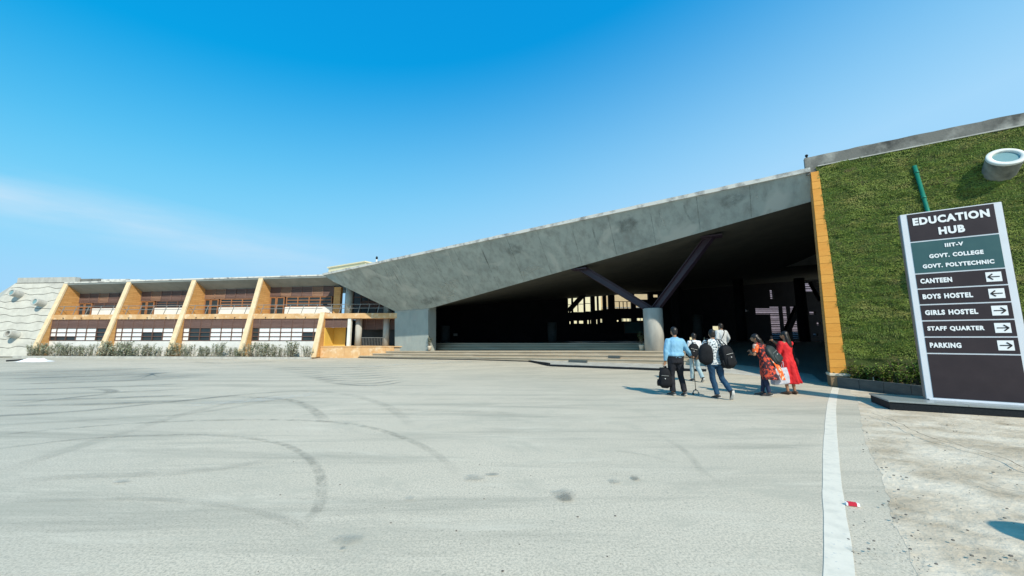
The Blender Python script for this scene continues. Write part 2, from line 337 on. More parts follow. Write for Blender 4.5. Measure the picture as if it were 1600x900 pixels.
TM = [(lc([(-60, 328), (0, 322), (230, 295), (420, 283), (600, 279), (760, 288), (870, 305), (940, 335), (985, 375), (1005, 430), (997, 500), (965, 540), (915, 558)]), .13, 'skid'),
      (lc([(-40, 284), (0, 280), (200, 260), (450, 242), (700, 233), (900, 233), (1050, 240), (1180, 262), (1300, 305), (1390, 360), (1440, 420)]), .15, 'skid'),
      (lc([(-40, 250), (0, 248), (300, 232), (600, 212), (800, 180), (930, 150)]), .28, 'skid_soft'),
      (lc([(-40, 222), (0, 220), (250, 205), (500, 180), (800, 150), (1000, 140)]), .3, 'skid_soft'),
      (lc([(700, 160), (800, 162), (900, 170), (960, 190), (1000, 220), (1015, 240)]), .26, 'skid'),
      (lc([(0, 188), (200, 165), (320, 153), (350, 145), (330, 138), (250, 135)]), .35, 'skid_soft'),
      (lc([(-20, 404), (200, 330), (400, 268), (600, 208), (800, 165), (1000, 140)]), .3, 'skid_soft'),
      (lc([(840, 138), (1050, 148), (1180, 178), (1240, 210), (1300, 262)]), .28, 'skid_soft'),
      (lc([(0, 490), (200, 485), (400, 480), (600, 490), (800, 520), (920, 560), (1000, 600)]), .10, 'skid_soft'),
      (lc([(1000, 206), (1200, 200), (1500, 208), (1640, 217)]), .3, 'skid_soft'),
      (lc([(0, 430), (250, 410), (600, 395), (900, 350)]), .22, 'skid_soft'),
      (rc([(440, 230), (540, 290), (600, 360), (670, 405)]), .12, 'skid_soft'), (rc([(320, 290), (400, 300), (520, 330)]), .1, 'skid_soft'),
      (lc([(580, 50), (680, 55), (800, 52), (900, 46)]), 1.0, 'skid'), (lc([(500, 46), (620, 42), (760, 45)]), .7, 'skid')]
for i in range(9):
    y0 = 66+i*6; TM.append((lc([(820+i*22, y0), (1000+i*20, y0+4+i), (1230+i*5, y0-2)]), .25, 'skid_soft'))
for i in range(7):
    y0 = 75+i*17; TM.append((lc([(-30, y0+14), (240+i*20, y0+5), (560+i*10, y0-6)]), .35, 'skid_soft'))
for i, (p, wd, m_) in enumerate(TM):
    if m_ == 'skid_soft' and p[0][1] < 660 and p[-1][1] < 640: m_ = 'skid_far'
    ribbon('tyre_mark', p, wd, M[m_], .0045+.0004*i)
ribbon('worn_patch', lc([(-60, 84), (200, 84), (420, 96), (620, 84)]), 5.0, M['wash'], .0035)
ribbon('dust_streak', lc([(1060, 70), (1250, 60), (1420, 52), (1500, 50)]), .9, M['pale_dust'], .016)
ribbon('dust_streak', lc([(560, 188), (800, 172), (1000, 150)]), .8, M['pale_dust'], .0165)
def blot(name, u, v, rx, ry, m, lift, seed=0):
    c = gpt(u, v); a = gpt(u+rx, v); b = gpt(u, v-ry); X = (a-c).length; Y = (b-c).length; mb = MB(); att = []; n = 26
    mb.v.append((c.x, c.y, c.z+lift)); att.append(1)
    for ring, al in ((.55, 1), (1, 0)):
        for k in range(n):
            t = 2*math.pi*k/n; q = ring*(1+.35*mnoise.noise(Vector((math.cos(t)*1.5, math.sin(t)*1.5, seed))))
            mb.v.append((c.x+X*q*math.cos(t), c.y+Y*q*math.sin(t), c.z+lift)); att.append(al)
    mb.f = [(0, 1+k, 1+(k+1) % n) for k in range(n)]+[(1+k, 1+n+k, 1+n+(k+1) % n, 1+(k+1) % n) for k in range(n)]
    o = struct(name, mb, m); a_ = o.data.attributes.new('wear', 'FLOAT', 'POINT'); a_.data.foreach_set('value', att)
for i, (u, v, rx, ry, m_) in enumerate([(884, 779, 15, 6, 'stain'), (880, 774, 24, 10, 'stain_soft'), (960, 753, 12, 4, 'stain_soft'), (992, 749, 7, 4, 'stain'), (545, 845, 26, 9, 'stain_soft'), (536, 859, 5, 2.5, 'stain'), (640, 780, 9, 3, 'stain_soft'), (740, 748, 20, 5, 'stain_soft'), (1334, 862, 5, 5, 'stain_soft'), (770, 743, 14, 1.6, 'stain'), (190, 754, 14, 2, 'stain_soft')]):
    blot('ground_stain', u, v, rx, ry, M[m_], .017+.0004*i, i*3.1)
# cracks in the verge
def crack(pts, wd):
    c = catmull([gz(u, v, .03) for u, v in pts], 12); mb = MB(); N = len(c)
    for i, p in enumerate(c):
        p = p+Vector((.03*mnoise.noise(p*6), .03*mnoise.noise(p*6+Vector((5, 5, 5))), 0)); t = (c[min(i+1, N-1)]-c[max(i-1, 0)]).normalized(); s_ = Vector((t.y, -t.x, 0)); k = wd*(.4+.8*abs(mnoise.noise(p*4)))
        for q in (-k, k): mb.v.append(tuple(p+s_*q+Vector((0, 0, .038))))
    mb.f = [(2*i, 2*i+1, 2*i+3, 2*i+2) for i in range(N-1)]
    struct('ground_crack', mb, M['soil'])
crack([(1362, 648), (1400, 662), (1425, 675), (1450, 686), (1490, 698), (1540, 712), (1570, 722), (1612, 740)], .010)
crack([(1540, 760), (1575, 771), (1605, 777)], .007)
crack([(1452, 689), (1475, 690), (1500, 700)], .006)
# pebbles and grit
pb = MB()
for i in range(420):
    k = random.random()
    if k < .5: u, v = random.uniform(1325, 1600), random.uniform(640, 895)
    elif k < .7: q = random.choice(edge[1:-1]); u, v = q[0]+random.gauss(4, 10), q[1]+random.uniform(-22, 22)
    else: u, v = random.uniform(300, 1290), random.uniform(640, 895)
    p = gpt(u, v); r = random.choice([.002, .003, .003, .005, .009])*random.uniform(.6, 1.3)*(1 if u > 1300 else .8)
    rz = .03 if u > 1345 else 0
    pb.ball((p.x, p.y, p.z+r*.3+rz), (r*random.uniform(.8, 1.6), r, r*.6), 5, 4)
tag(obj('loose_grit', pb, mat('grit', (.20, .18, .15), (.09, .085, .08), 3, .9)), 'small scattered stones and grit on the verge and asphalt', 'grit', kind='stuff')
# ------------------------------------------------------------------ people
def voxel(mb, name, size, smooth=3, fac=.5):
    me = mb.mesh('tmp'); o = bpy.data.objects.new('tmp', me); COL.objects.link(o)
    r = o.modifiers.new('r', 'REMESH'); r.mode = 'VOXEL'; r.voxel_size = size; r.use_smooth_shade = True
    if smooth: q = o.modifiers.new('s', 'SMOOTH'); q.iterations = smooth; q.factor = fac
    dg = bpy.context.evaluated_depsgraph_get(); dg.update(); e = o.evaluated_get(dg)
    n = bpy.data.meshes.new_from_object(e, depsgraph=dg); n.name = name
    bpy.data.objects.remove(o); bpy.data.meshes.remove(me)
    n.polygons.foreach_set('use_smooth', [True]*len(n.polygons)); n.materials.clear(); return n
SKIN = mat('skin', (.36, .19, .11), (.31, .16, .09), 20, .5)
HAIR = mat('black_hair', (.012, .010, .010), (.022, .018, .016), 60, .42, stretch=(1, 1, .2))
SHOE = mat('dark_shoe', (.03, .03, .032), (.05, .05, .05), 20, .5)
SOLE = mat('pale_sole', (.55, .54, .52))
BAG = mat('black_bag_fabric', (.005, .006, .008), (.011, .012, .015), 30, .75, .002, 60, spec=.2)
def V(*a): return Vector(a)
def hand(mb, w_, d, side, curl=.5, f_=None):
    d = d.normalized(); f_ = (f_ or V(0, 1, 0)); f_ = (f_-d*f_.dot(d)).normalized(); sd = d.cross(f_)*side        # f_: towards thumb
    pal = f_.cross(d)*side
    mb.tube([w_-d*.02, w_+d*.03, w_+d*.085], [(.017, .025), (.014, .036), (.012, .036)], 8, up=tuple(pal))
    for k, ln in enumerate((.068, .076, .070, .055)):
        b = w_+d*.08+f_*(.028-.0187*k); p1 = b+(d*(1-.3*curl)+pal*.8*curl)*ln*.5; p2 = p1+(d*(1-1.3*curl)+pal*1.2*curl)*ln*.5
        mb.tube([b, p1, p2], [.0088, .0082, .0068], 6)
    b = w_+d*.03+f_*.028; mb.tube([b, b+(f_*.7+d*.7)*.035, b+(f_*.55+d*.9+pal*.4)*.065], [.011, .0095, .008], 6)
DEF = dict(pelvis=(0, 0, .95), chest=(0, 0, 1.30), neck=(0, .0, 1.475), head=(0, .02, 1.625),
           shL=(-.185, 0, 1.42), elL=(-.235, -.03, 1.14), wrL=(-.25, .03, .90), shR=(.185, 0, 1.42), elR=(.235, -.03, 1.14), wrR=(.25, .03, .90),
           hiL=(-.095, 0, .92), knL=(-.105, .03, .50), anL=(-.11, -.02, .09), toL=(-.13, .15, .03), hiR=(.095, 0, .92), knR=(.105, .03, .50), anR=(.11, -.02, .09), toR=(.13, .15, .03))
def build_person(pos, heading, H, label, pose, bulk=1.0, yaw=0, shirt=None, sleeve=1.0, trousers=None, hair='short', extra=None, curl=(.5, .5), tuck=False, shoe=SHOE, waist=1.0, arms_skin=False, group='people walking towards the canopy', hips=1.0):
    J = {k: Vector(q) for k, q in {**DEF, **pose}.items()}
    root = thing('person', (pos[0], pos[1], G(*pos[:2])), label, 'person', group, heading)
    S = H/1.745; SM = Matrix.Scale(S, 4)
    WM[root.name] = WM[root.name]
    sc = lambda mb: setattr(mb, 'v', [tuple(Vector(p)*S) for p in mb.v]) or mb
    b = MB()
    pe, ch, ne, he = J['pelvis'], J['chest'], J['neck'], J['head']
    def torso(mb, g, lowest=-.09, flare=0):
        sp = [pe+(ch-pe)*t for t in (lowest/.35, 0, .28, .6, 1)]+[ch+(ne-ch)*.55, ch+(ne-ch)*.88]
        rr = [(.165*hips, .115), (.16*hips, .115*waist), (.142*waist, .10*waist), (.152*(1+waist)/2, .108), (.172, .112), (.165, .098), (.105, .07)]
        mb.tube(sp, [((x*bulk+g+(flare if i == 0 else 0)), (y*bulk+g+(flare if i == 0 else 0))) for i, (x, y) in enumerate(rr)], 16, up=(0, 1, 0))
        for s_ in 'LR':
            mb.tube([ch+(ne-ch)*.45, J['sh'+s_]-V(0, 0, .02)], [.07+g, .050+g], 10)
            mb.tube([ne-V(0, 0, .015), ne+(J['sh'+s_]-ne)*.55-V(0, 0, .022), J['sh'+s_]-V(0, 0, .01)], [.040+g*.6, .042+g*.8, .044+g], 10)
    def arm(mb, s_, g, upto=2.0):
        a, e, w_ = J['sh'+s_], J['el'+s_], J['wr'+s_]; mb.ball(a-V(0, 0, .012), .052*bulk+g)
        k = min(1, upto); mb.tube([a, a+(e-a)*.5*k, a+(e-a)*k], [.053*bulk+g, .047*bulk+g, .041*bulk+g], 10)
        if upto > 1: k = upto-1; mb.ball(e, .041*bulk+g, 8, 6); mb.tube([e, e+(w_-e)*.4*k, e+(w_-e)*k], [.041*bulk+g, .036*bulk+g, .029+g], 10)
    def leg(mb, s_, g, upto=1.0, gl=0):
        h, k_, a = J['hi'+s_], J['kn'+s_], J['an'+s_]; mb.ball(h, (.085*bulk+g, .095*bulk+g, .09*bulk+g)); mb.tube([h, h+(k_-h)*.5, k_], [.086*bulk+g, .072*bulk+g, .053+g], 12)
        mb.ball(k_, .053+g, 10, 6); e = k_+(a-k_)*upto; back = V(0, -.012, 0)
        mb.tube([k_, k_+(a-k_)*.35+back, k_+(a-k_)*.75, e], [.053+g, .052+g, .039+g+gl*.6, .034+g+gl], 12)
    torso(b, 0)
    b.tube([ch+(ne-ch)*.8, ne, he+V(0, -.02, -.06)], [.06, .052, .05], 10)
    ry = Matrix.Rotation(yaw, 3, 'Z'); hd = lambda x, y, z: he+ry @ V(x, y, z)
    hm = MB(); hm.ball((0, 0, .01), (.074, .095, .108), 16, 10); hm.tube([(0, .03, -.02), (0, .05, -.085)], [(.058, .052), (.036, .032)], 12, up=(0, 1, 0))
    hm.tube([(0, .085, .015), (0, .112, -.022), (0, .092, -.032)], [.008, .016, .010], 8)
    for q in (-1, 1): hm.ball((q*.077, -.005, -.01), (.010, .018, .030), 8, 6); hm.ball((q*.03, .082, -.052), (.02, .012, .006), 8, 5)
    b.add([hd(*p) for p in hm.v], hm.f)
    for i, s_ in enumerate('LR'):
        arm(b, s_, 0, 2); q = 1 if s_ == 'R' else -1
        hand(b, J['wr'+s_], J['wr'+s_]-J['el'+s_], -q, curl[i]); leg(b, s_, 0)
        a, t = J['an'+s_], J['to'+s_]; f_ = (t-a); b.tube([a+V(0, -.03, -.04), a+V(0, .02, -.03), a+f_*.6+V(0, 0, -.0), t], [(.03, .035), (.036, .038), (.036, .022), (.026, .014)], 8)
    me = voxel(sc(b), 'body', .0085, 2); o = link('body', me, root, WM[root.name]); me.materials.append(SKIN)
    def cloth(name, mb, m, vox=.012, sm_=3, parent=root):
        me = voxel(sc(mb), name, vox, sm_)
        for v in me.vertices:                                 # folds
            p = v.co; k = .010*mnoise.noise(V(p.x*8+p.z*3, p.y*8, p.z*6-p.x*4)*1.3)+.006*mnoise.noise(V(p.x*22+p.z*9, p.y*22, p.z*11)+V(3, 1, 7)); v.co = p+v.normal*k
        me.update(); o = link(name, me, parent, WM[root.name]); me.materials.append(m); return o
    # face and hair
    for q in (-1, 1): em = MB(); em.ball(hd(q*.028, .087, .012), (.012, .008, .006), 8, 5); obj('eye', sc(em), HAIR, root, True, False)
    hr = MB(); hr.ball((0, -.012, .03), (.084, .100, .100), 16, 10); hr.ball((0, -.05, -.015), (.074, .058, .075), 12, 8)
    if hair == 'long':
        hr.tube([(0, -.05, .03), (0, -.085, -.10), (.015, -.115, -.22), (.03, -.115, -.34), (.04, -.11, -.44)], [(.085, .06), (.09, .05), (.095, .045), (.075, .035), (.03, .02)], 14, up=(0, 1, 0))
    if hair == 'loose':
        hr.tube([(0, -.03, .04), (-.01, -.10, -.06), (0, -.14, -.18), (.02, -.17, -.30), (.03, -.17, -.36)], [(.085, .07), (.092, .065), (.085, .05), (.06, .035), (.02, .02)], 14, up=(0, 1, 0))
    hr.v = [tuple(hd(*p)) for p in hr.v]
    cloth('hair', hr, HAIR, .009, 1)
    if trousers:
        mt, g, gl = trousers; mb = MB()
        sp = [pe+V(0, 0, q) for q in (-.13, -.04, .06 if tuck else .02)]; mb.tube(sp, [(.165*hips*bulk+g, .12*bulk+g), (.165*hips*bulk+g, .12*bulk+g), (.155*hips*waist*bulk+g, .112*waist*bulk+g)], 16, up=(0, 1, 0))
        for s_ in 'LR': leg(mb, s_, g, .97, gl)
        cloth('trousers', mb, mt)
    if shirt:
        mt, g = shirt; mb = MB(); torso(mb, g, .035 if tuck else -.10, 0 if tuck else .012)
        for s_ in 'LR': arm(mb, s_, g*.9, sleeve)
        mb.tube([ch+(ne-ch)*.75, ne+V(0, -.005, .012)], [.078, .062], 12)
        if tuck:
            mb.tube([pe+V(0, 0, .035), pe+V(0, 0, .075), pe+V(0, 0, .12)], [(.15*bulk*waist+g, .108*bulk*waist+g), (.165*bulk*waist+g, .12*bulk*waist+g), (.152*bulk*waist+g, .11*bulk*waist+g)], 16, up=(0, 1, 0))
        cloth('shirt', mb, mt)
    for s_ in 'LR':
        a, t = J['an'+s_], J['to'+s_]; f_ = (t-a); f2 = V(f_.x, f_.y, 0).normalized()
        up_ = V(0, 0, 1) if abs(f_.normalized().z) < .8 else f2
        nrm = (f_.cross(V(1, 0, 0)) if True else 0); nrm = -nrm.normalized() if nrm.z > 0 else nrm.normalized()   # towards the sole
        heel = a-f_.normalized()*.055+nrm*.045
        mb = MB(); mb.tube([heel+f_.normalized()*-.01, heel+f_.normalized()*.05-nrm*.012, a+f_*.55+nrm*.02, t+f_.normalized()*.02+nrm*.004, t+f_.normalized()*.05+nrm*.006], [(.030, .030), (.038, .044), (.046, .032), (.042, .022), (.022, .012)], 12)
        so_ = obj('shoe', sc(mb), shoe, root, True, False)
        ms = MB(); ms.tube([heel-f_.normalized()*.02+nrm*.028, heel+f_.normalized()*.1+nrm*.03, t+nrm*.024, t+f_.normalized()*.055+nrm*.018], [(.030, .007), (.037, .007), (.042, .007), (.02, .005)], 10)
        obj('sole', sc(ms), SOLE if shoe is SHOE else shoe, so_, True, False)
    if extra: extra(root, J, sc, cloth)
    return root, J, S
def W_(root, S, p): return WM[root.name] @ (Vector(p)*S)
def backpack(c, axis_up, facing, size, label, group='bags carried by the walkers', mt=None, straps=(), kind='backpack', pocket=True, trim=True):
    """soft bag: c centre (world), facing = outward direction of its front"""
    u_ = Vector(axis_up).normalized(); f_ = Vector(facing); f_ = (f_-u_*f_.dot(u_)).normalized(); r_ = u_.cross(f_)
    wd, dp, ht = size; c = Vector(c); t = thing(kind, c-u_*ht*.5, label, 'backpack' if kind == 'backpack' else 'bag', group)
    def shell(mb, sc_, off, hh, dd, zc=0):
        rings = []
        for k in range(9):
            q = k/8*2-1; a = (1-abs(q)**(3.2 if not pocket else 5))**.5 if abs(q) < 1 else (.12 if not pocket else .45); a = max(a, .12 if not pocket else .45)*(1-.12*q)
            ring = []
            for j in range(20):
                th = 2*math.pi*j/20; cx, cy = math.cos(th), math.sin(th); ex = .62 if not pocket else .5
                ring.append(c+off+u_*(zc+q*hh*.5)+r_*(abs(cx)**ex*(1 if cx > 0 else -1)*wd*.5*a*sc_)+f_*(abs(cy)**ex*(1 if cy > 0 else -1)*dd*.5*a))
            rings.append(ring)
        mb.loft(rings)
    mb = MB(); shell(mb, 1, V(0, 0, 0), ht, dp); o = obj('bag_body', mb, mt or BAG, t, True)
    if pocket:
        mb = MB(); shell(mb, .78, f_*dp*.42, ht*.45, dp*.42, -ht*.18); obj('front_pocket', mb, mt or BAG, t, True)
        mb = MB(); mb.tube([c+f_*dp*.52+r_*wd*.30*q+u_*ht*.12 for q in (-1, 0, 1)], .006, 6); obj('zip', mb, M['rail'], t)
    if pocket:
        for q in (-1, 1):
            mb = MB(); e_ = c+r_*wd*.5*q-u_*ht*.25; mb.tube([e_-u_*ht*.16, e_, e_+u_*ht*.16], [(.035, .05), (.045, .06), (.03, .05)], 10); obj('side_pocket', mb, mt or BAG, t, True)
    if trim:
        mb = MB(); mb.ball(c+f_*dp*.62-u_*ht*.02, .016, 8, 6); obj('badge', mb, SOLE, t)
    mb = MB(); top = c+u_*ht*.48; mb.tube([top-r_*.05, top-r_*.035+u_*.045, top+r_*.035+u_*.045, top+r_*.05], .011, 8); obj('handle', mb, mt or BAG, t, True)
    for st in straps:
        mb = MB(); pts = catmull(st, 6); mb.tube(pts, [(.022, .005)]*len(pts), 8); obj('strap', mb, mt or BAG, t, True)
    return t
# clothing materials
blue = mat('sky_blue_shirt', (.22, .45, .63), (.17, .38, .56), 8, .75, .003, 30)
navy = mat('black_trouser', (.005, .006, .011), (.009, .010, .016), 8, .8)
ltjean = mat('pale_denim', (.36, .47, .50), (.28, .39, .44), 9, .85)
jean = mat('blue_denim', (.010, .038, .085), (.016, .065, .13), 7, .85)
white_s = mat('white_shirt', (.78, .79, .80), (.66, .68, .70), 8, .8, .002, 30)
floral = mat('floral_shirt', (.62, .66, .68), (.05, .08, .10), 26, .8, lo=.52, hi=.58)
greyw = mat('grey_white_shirt', (.60, .63, .64), (.42, .45, .47), 20, .8)
red = mat('red_dress_cloth', (.66, .018, .022), (.55, .012, .018), 8, .75, .003, 24)
orange = mat('orange_patterned_cloth', (.85, .13, .025), (.92, .62, .48), 9, .75, lo=.56, hi=.62)
maroon = mat('dark_patterned_cloth', (.03, .012, .022), (.62, .07, .03), 14, .8, lo=.49, hi=.56)
darkb = mat('navy_leggings', (.012, .020, .055), (.018, .03, .075), 8, .8)
# --- man in the blue shirt
p1, J1, S1 = build_person((4.36, 10.02), R_(6), 1.79, 'man in sky-blue shirt and black trousers holding a black bag and a cane', dict(
    shL=(-.185, 0, 1.395), elL=(-.265, -.02, 1.12), wrL=(-.27, .04, .86), shR=(.185, 0, 1.395), elR=(.315, .0, 1.17), wrR=(.47, .08, 1.00),
    hiL=(-.10, 0, .92), knL=(-.115, .04, .5), anL=(-.135, -.02, .09), toL=(-.17, .14, .03), knR=(.10, -.01, .5), anR=(.115, -.13, .10), toR=(.15, .03, .03)), bulk=1.14, waist=1.14,
    shirt=(blue, .018), sleeve=1.93, trousers=(navy, .020, .018), tuck=True, curl=(.9, .9))
hL = W_(p1, S1, J1['wrL']+V(0, .0, -.10)); hR = W_(p1, S1, J1['wrR']+V(.05, .04, -.05))
backpack(hL+V(-.03, 0, -.33), (.05, 0, 1), (-.3, -1, 0), (.30, .18, .52), 'black backpack hanging from the left hand of the man in the blue shirt', straps=[[hL+V(.05, .05, -.12), hL+V(.12, 0, -.36), hL+V(.10, -.02, -.55)], [hL+V(-.02, .05, -.1), hL+V(0, 0, -.02), hL+V(.03, .02, -.12)]])
ck = thing('walking_cane', (hR.x+.03, hR.y, 0), 'thin walking cane with a small four-footed base held by the blue-shirted man', 'cane')
mb = MB(); mb.tube([hR+V(-.05, -.03, .02), hR+V(.02, 0, .03), hR+V(.03, 0, 0), V(hR.x+.05, hR.y, .12)], [.012, .013, .012, .009], 8); obj('shaft', mb, mat('wood_shaft', (.35, .24, .15), (.25, .16, .1), 9, .5), ck, True)
mb = MB(); mb.ball((hR.x+.05, hR.y, .12), (.03, .03, .02), 8, 6); obj('hub', mb, BAG, ck, True)
for a in range(4):
    q = V(math.cos(a*math.pi/2+.4), math.sin(a*math.pi/2+.4), 0)*.10; b0 = V(hR.x+.05, hR.y, 0)
    mb = MB(); mb.tube([b0+V(0, 0, .115), b0+q*.7+V(0, 0, .10), b0+q+V(0, 0, .03)], .008, 6); f_ = obj('foot', mb, M['rail'], ck, True)
    mb = MB(); mb.tube([b0+q+V(0, 0, .045), b0+q], [.018, .022], 10); obj('rubber_tip', mb, SOLE if a % 2 else BAG, f_, True)
# --- person in white top and pale jeans
pos2 = gz(1091, 600); p2, J2, S2 = build_person((pos2.x, pos2.y+.1), R_(2), 1.60, 'person in white top and pale jeans with a black backpack, walking ahead', dict(
    knL=(-.07, .12, .52), anL=(-.06, .16, .09), toL=(-.06, .33, .03), knR=(.08, -.0, .5), anR=(.12, -.22, .15), toR=(.14, -.11, .02), wrR=(.24, .12, .92), elL=(-.24, .02, 1.16), wrL=(-.20, .2, 1.1)),
    bulk=.94, shirt=(white_s, .02), sleeve=.7, trousers=(ltjean, .022, .014), hair='short')
b2 = W_(p2, S2, V(-.16, -.20, 1.10)); backpack(b2, (.25, 0, 1), (-.25, -1, 0), (.32, .2, .50), 'black backpack with white mark on the white-topped person in pale jeans', straps=[[b2+V(.05, .06, .22), W_(p2, S2, V(-.10, .02, 1.50)), W_(p2, S2, V(-.12, .14, 1.3))]])
# --- man in jeans with two bags
pos3 = gz(1120, 623); p3, J3, S3 = build_person((pos3.x, pos3.y), R_(4), 1.73, 'man in floral shirt and blue jeans walking with two black bags', dict(
    pelvis=(.02, 0, .94), chest=(0, .03, 1.29), neck=(.02, .05, 1.465), head=(.04, .08, 1.61), shL=(-.18, .02, 1.41), shR=(.19, .03, 1.41), elL=(-.30, -.03, 1.20), wrL=(-.34, .12, 1.03), elR=(.26, 0, 1.14), wrR=(.26, .15, .98),
    hiL=(-.09, 0, .91), knL=(-.04, .05, .49), anL=(.02, -.01, .09), toL=(.0, .15, .03), hiR=(.10, 0, .91), knR=(.17, -.0, .50), anR=(.22, -.26, .20), toR=(.25, -.20, .04)),
    bulk=.97, shirt=(floral, .02), sleeve=.75, trousers=(jean, .018, .012), curl=(.8, .6), yaw=R_(-15))
b3 = W_(p3, S3, V(-.27, -.10, 1.11)); backpack(b3, (.05, 0, 1), (-.35, -1, 0), (.33, .2, .55), 'rounded black bag on the left side of the man in the floral shirt', pocket=False, trim=False, straps=[[b3+V(.06, 0, .26), W_(p3, S3, V(-.16, -.03, 1.50)), W_(p3, S3, V(-.12, .14, 1.32))]])
b3 = W_(p3, S3, V(.22, -.20, 1.05)); backpack(b3, (-.22, 0, 1), (.2, -1, 0), (.32, .22, .57), 'large black backpack slung low on the right of the man in the floral shirt', straps=[[b3+V(-.08, .03, .28), W_(p3, S3, V(.10, -.02, 1.49)), W_(p3, S3, V(.12, .15, 1.3))], [b3+V(0, .0, .28), W_(p3, S3, V(.17, -.02, 1.47)), W_(p3, S3, V(.19, .12, 1.3))]])
# --- man ahead in grey-white shirt
pos4 = atY(1133, 575, 15.0); p4, J4, S4 = build_person((pos4.x-.05, pos4.y), R_(10), 1.84, 'man in pale shirt with a dark shoulder strap, farthest ahead of the walkers', dict(
    elR=(.30, -.0, 1.17), wrR=(.30, .14, .99), anR=(.12, -.12, .1), toR=(.13, .04, .03)), shirt=(greyw, .024), sleeve=1.9, trousers=(navy, .02, .015), bulk=1.02)
s4 = MB(); s4.tube(catmull([W_(p4, S4, q) for q in [V(.10, .12, 1.42), V(.09, -.02, 1.51), V(.0, -.135, 1.36), V(-.10, -.15, 1.18), V(-.19, -.08, 1.0)]], 6), [(.022, .006)]*25, 8)
sb = thing('sling_bag', W_(p4, S4, V(-.19, -.05, .8)), 'small dark sling bag worn by the farthest man in the pale shirt', 'bag', 'bags carried by the walkers')
obj('strap', s4, BAG, sb, True); mb = MB(); mb.ball(W_(p4, S4, V(-.21, -.05, .93)), (.06, .11, .12)); obj('pouch', mb, BAG, sb, True)
# --- woman in orange
def kurta(root, J, sc, cloth):
    mb = MB(); pe = J['pelvis']; rings = []
    for i, (z, rx, ry, dx, dy) in enumerate([(1.08, .16, .12, 0, 0), (.92, .185, .145, 0, -.01), (.75, .20, .17, .0, -.03), (.60, .21, .19, .0, -.05), (.46, .215, .20, .0, -.08)]):
        rings.append([V(pe.x+dx+rx*math.cos(t)*(1+.06*i*math.sin(5*t)*.4), pe.y+dy+ry*math.sin(t)*(1+.05*i*math.sin(7*t)*.4), z) for t in [2*math.pi*k/28 for k in range(28)]])
    mb.loft(rings); cloth('tunic_skirt', mb, maroon, .013, 2)
    mb = MB(); rings = []
    for (z, x0, x1, y) in [(1.06, -.06, .20, -.17), (.92, -.06, .28, -.25), (.78, -.02, .33, -.30), (.62, .02, .36, -.34), (.44, .08, .40, -.37)]:
        rings.append([V(x0, y+.012, z), V((x0+x1)/2, y-.03, z), V(x1, y+.05, z), V(x1, y+.075, z), V((x0+x1)/2, y, z), V(x0, y+.035, z)])
    mb.loft(rings); cloth('flared_panel', mb, orange, .011, 2)
    mb = MB()
    for s_ in 'LR': mb.tube([J['sh'+s_]+V(0, 0, .01), J['sh'+s_]+(J['el'+s_]-J['sh'+s_])*.75], [.078, .066], 12)
    cloth('sleeves', mb, orange, .011, 2)
pos5 = gz(1199, 619); p5, J5, S5 = build_person((pos5.x, pos5.y), R_(38), 1.66, 'woman in orange and dark patterned tunic with loose black hair looking left', dict(
    pelvis=(-.0, -.03, .93), chest=(-.03, .06, 1.27), neck=(-.03, .12, 1.43), head=(-.05, .17, 1.565), shL=(-.19, .10, 1.38), shR=(.14, .06, 1.38), elL=(-.27, .14, 1.12), wrL=(-.13, .27, 1.20), elR=(.20, .08, 1.11), wrR=(.12, .30, 1.12),
    hiL=(-.08, -.03, .9), knL=(-.06, .0, .49), anL=(-.02, -.06, .09), toL=(-.07, .09, .03), hiR=(.09, -.03, .9), knR=(.07, .08, .5), anR=(.04, .12, .09), toR=(.02, .28, .03)),
    bulk=.95, hips=1.08, shirt=(maroon, .02), sleeve=.5, trousers=(darkb, .010, .004), hair='loose', yaw=R_(25), extra=kurta, curl=(.7, .7))
b5 = W_(p5, S5, V(.13, -.16, 1.10)); backpack(b5, (-.55, .15, 1), (.55, -.9, 0), (.38, .22, .52), 'large dark backpack on the woman in orange, with pale buckles', mt=mat('dark_green_bag', (.012, .022, .022), (.02, .03, .03), 20, .6), straps=[[b5+V(-.15, .04, .24), W_(p5, S5, V(.06, .05, 1.47)), W_(p5, S5, V(.06, .18, 1.32))]])
# --- woman in red
def dress(root, J, sc, cloth):
    mb = MB(); pe, ch, ne = J['pelvis'], J['chest'], J['neck']; rings = []
    prof = [(1.44, .12, .085), (1.38, .185, .112), (1.28, .178, .125), (1.14, .155, .118), (1.04, .165, .125), (.92, .20, .145), (.75, .215, .155), (.58, .235, .165), (.42, .27, .185), (.30, .30, .20)]
    for i, (z, rx, ry) in enumerate(prof):
        k = max(0, i-4)*.016; rings.append([V(pe.x+.012*max(0, i-5)+(rx+k*.6*math.sin(6*t+1))*math.cos(t), pe.y+(ry+k*math.sin(7*t))*math.sin(t), z) for t in [2*math.pi*q/40 for q in range(40)]])
    mb.loft(rings)
    for s_ in 'LR':
        a, e, w_ = J['sh'+s_], J['el'+s_], J['wr'+s_]; mb.ball(a, .07); mb.tube([a, e], [.07, .058], 12); mb.ball(e, .058, 8, 6); mb.tube([e, e+(w_-e)*.75], [.058, .048], 12)
    cloth('dress', mb, red, .012, 2)
pos6 = gz(1235, 616.5); sandal = mat('brown_sandal', (.10, .06, .04), None)
p6, J6, S6 = build_person((pos6.x, pos6.y), R_(12), 1.68, 'woman in long red dress with long black hair, hand raised near her face', dict(
    shL=(-.17, 0, 1.40), shR=(.17, 0, 1.40), elL=(-.24, .02, 1.13), wrL=(-.26, .10, .90), elR=(.19, .20, 1.22), wrR=(-.06, .30, 1.45),
    anL=(-.09, -.02, .09), toL=(-.12, .13, .03), anR=(.14, -.02, .09), toR=(.18, .12, .03), knR=(.11, .02, .5)), bulk=1.0, hips=1.1, hair='long', yaw=R_(18), extra=dress, shoe=sandal, curl=(.9, .8))
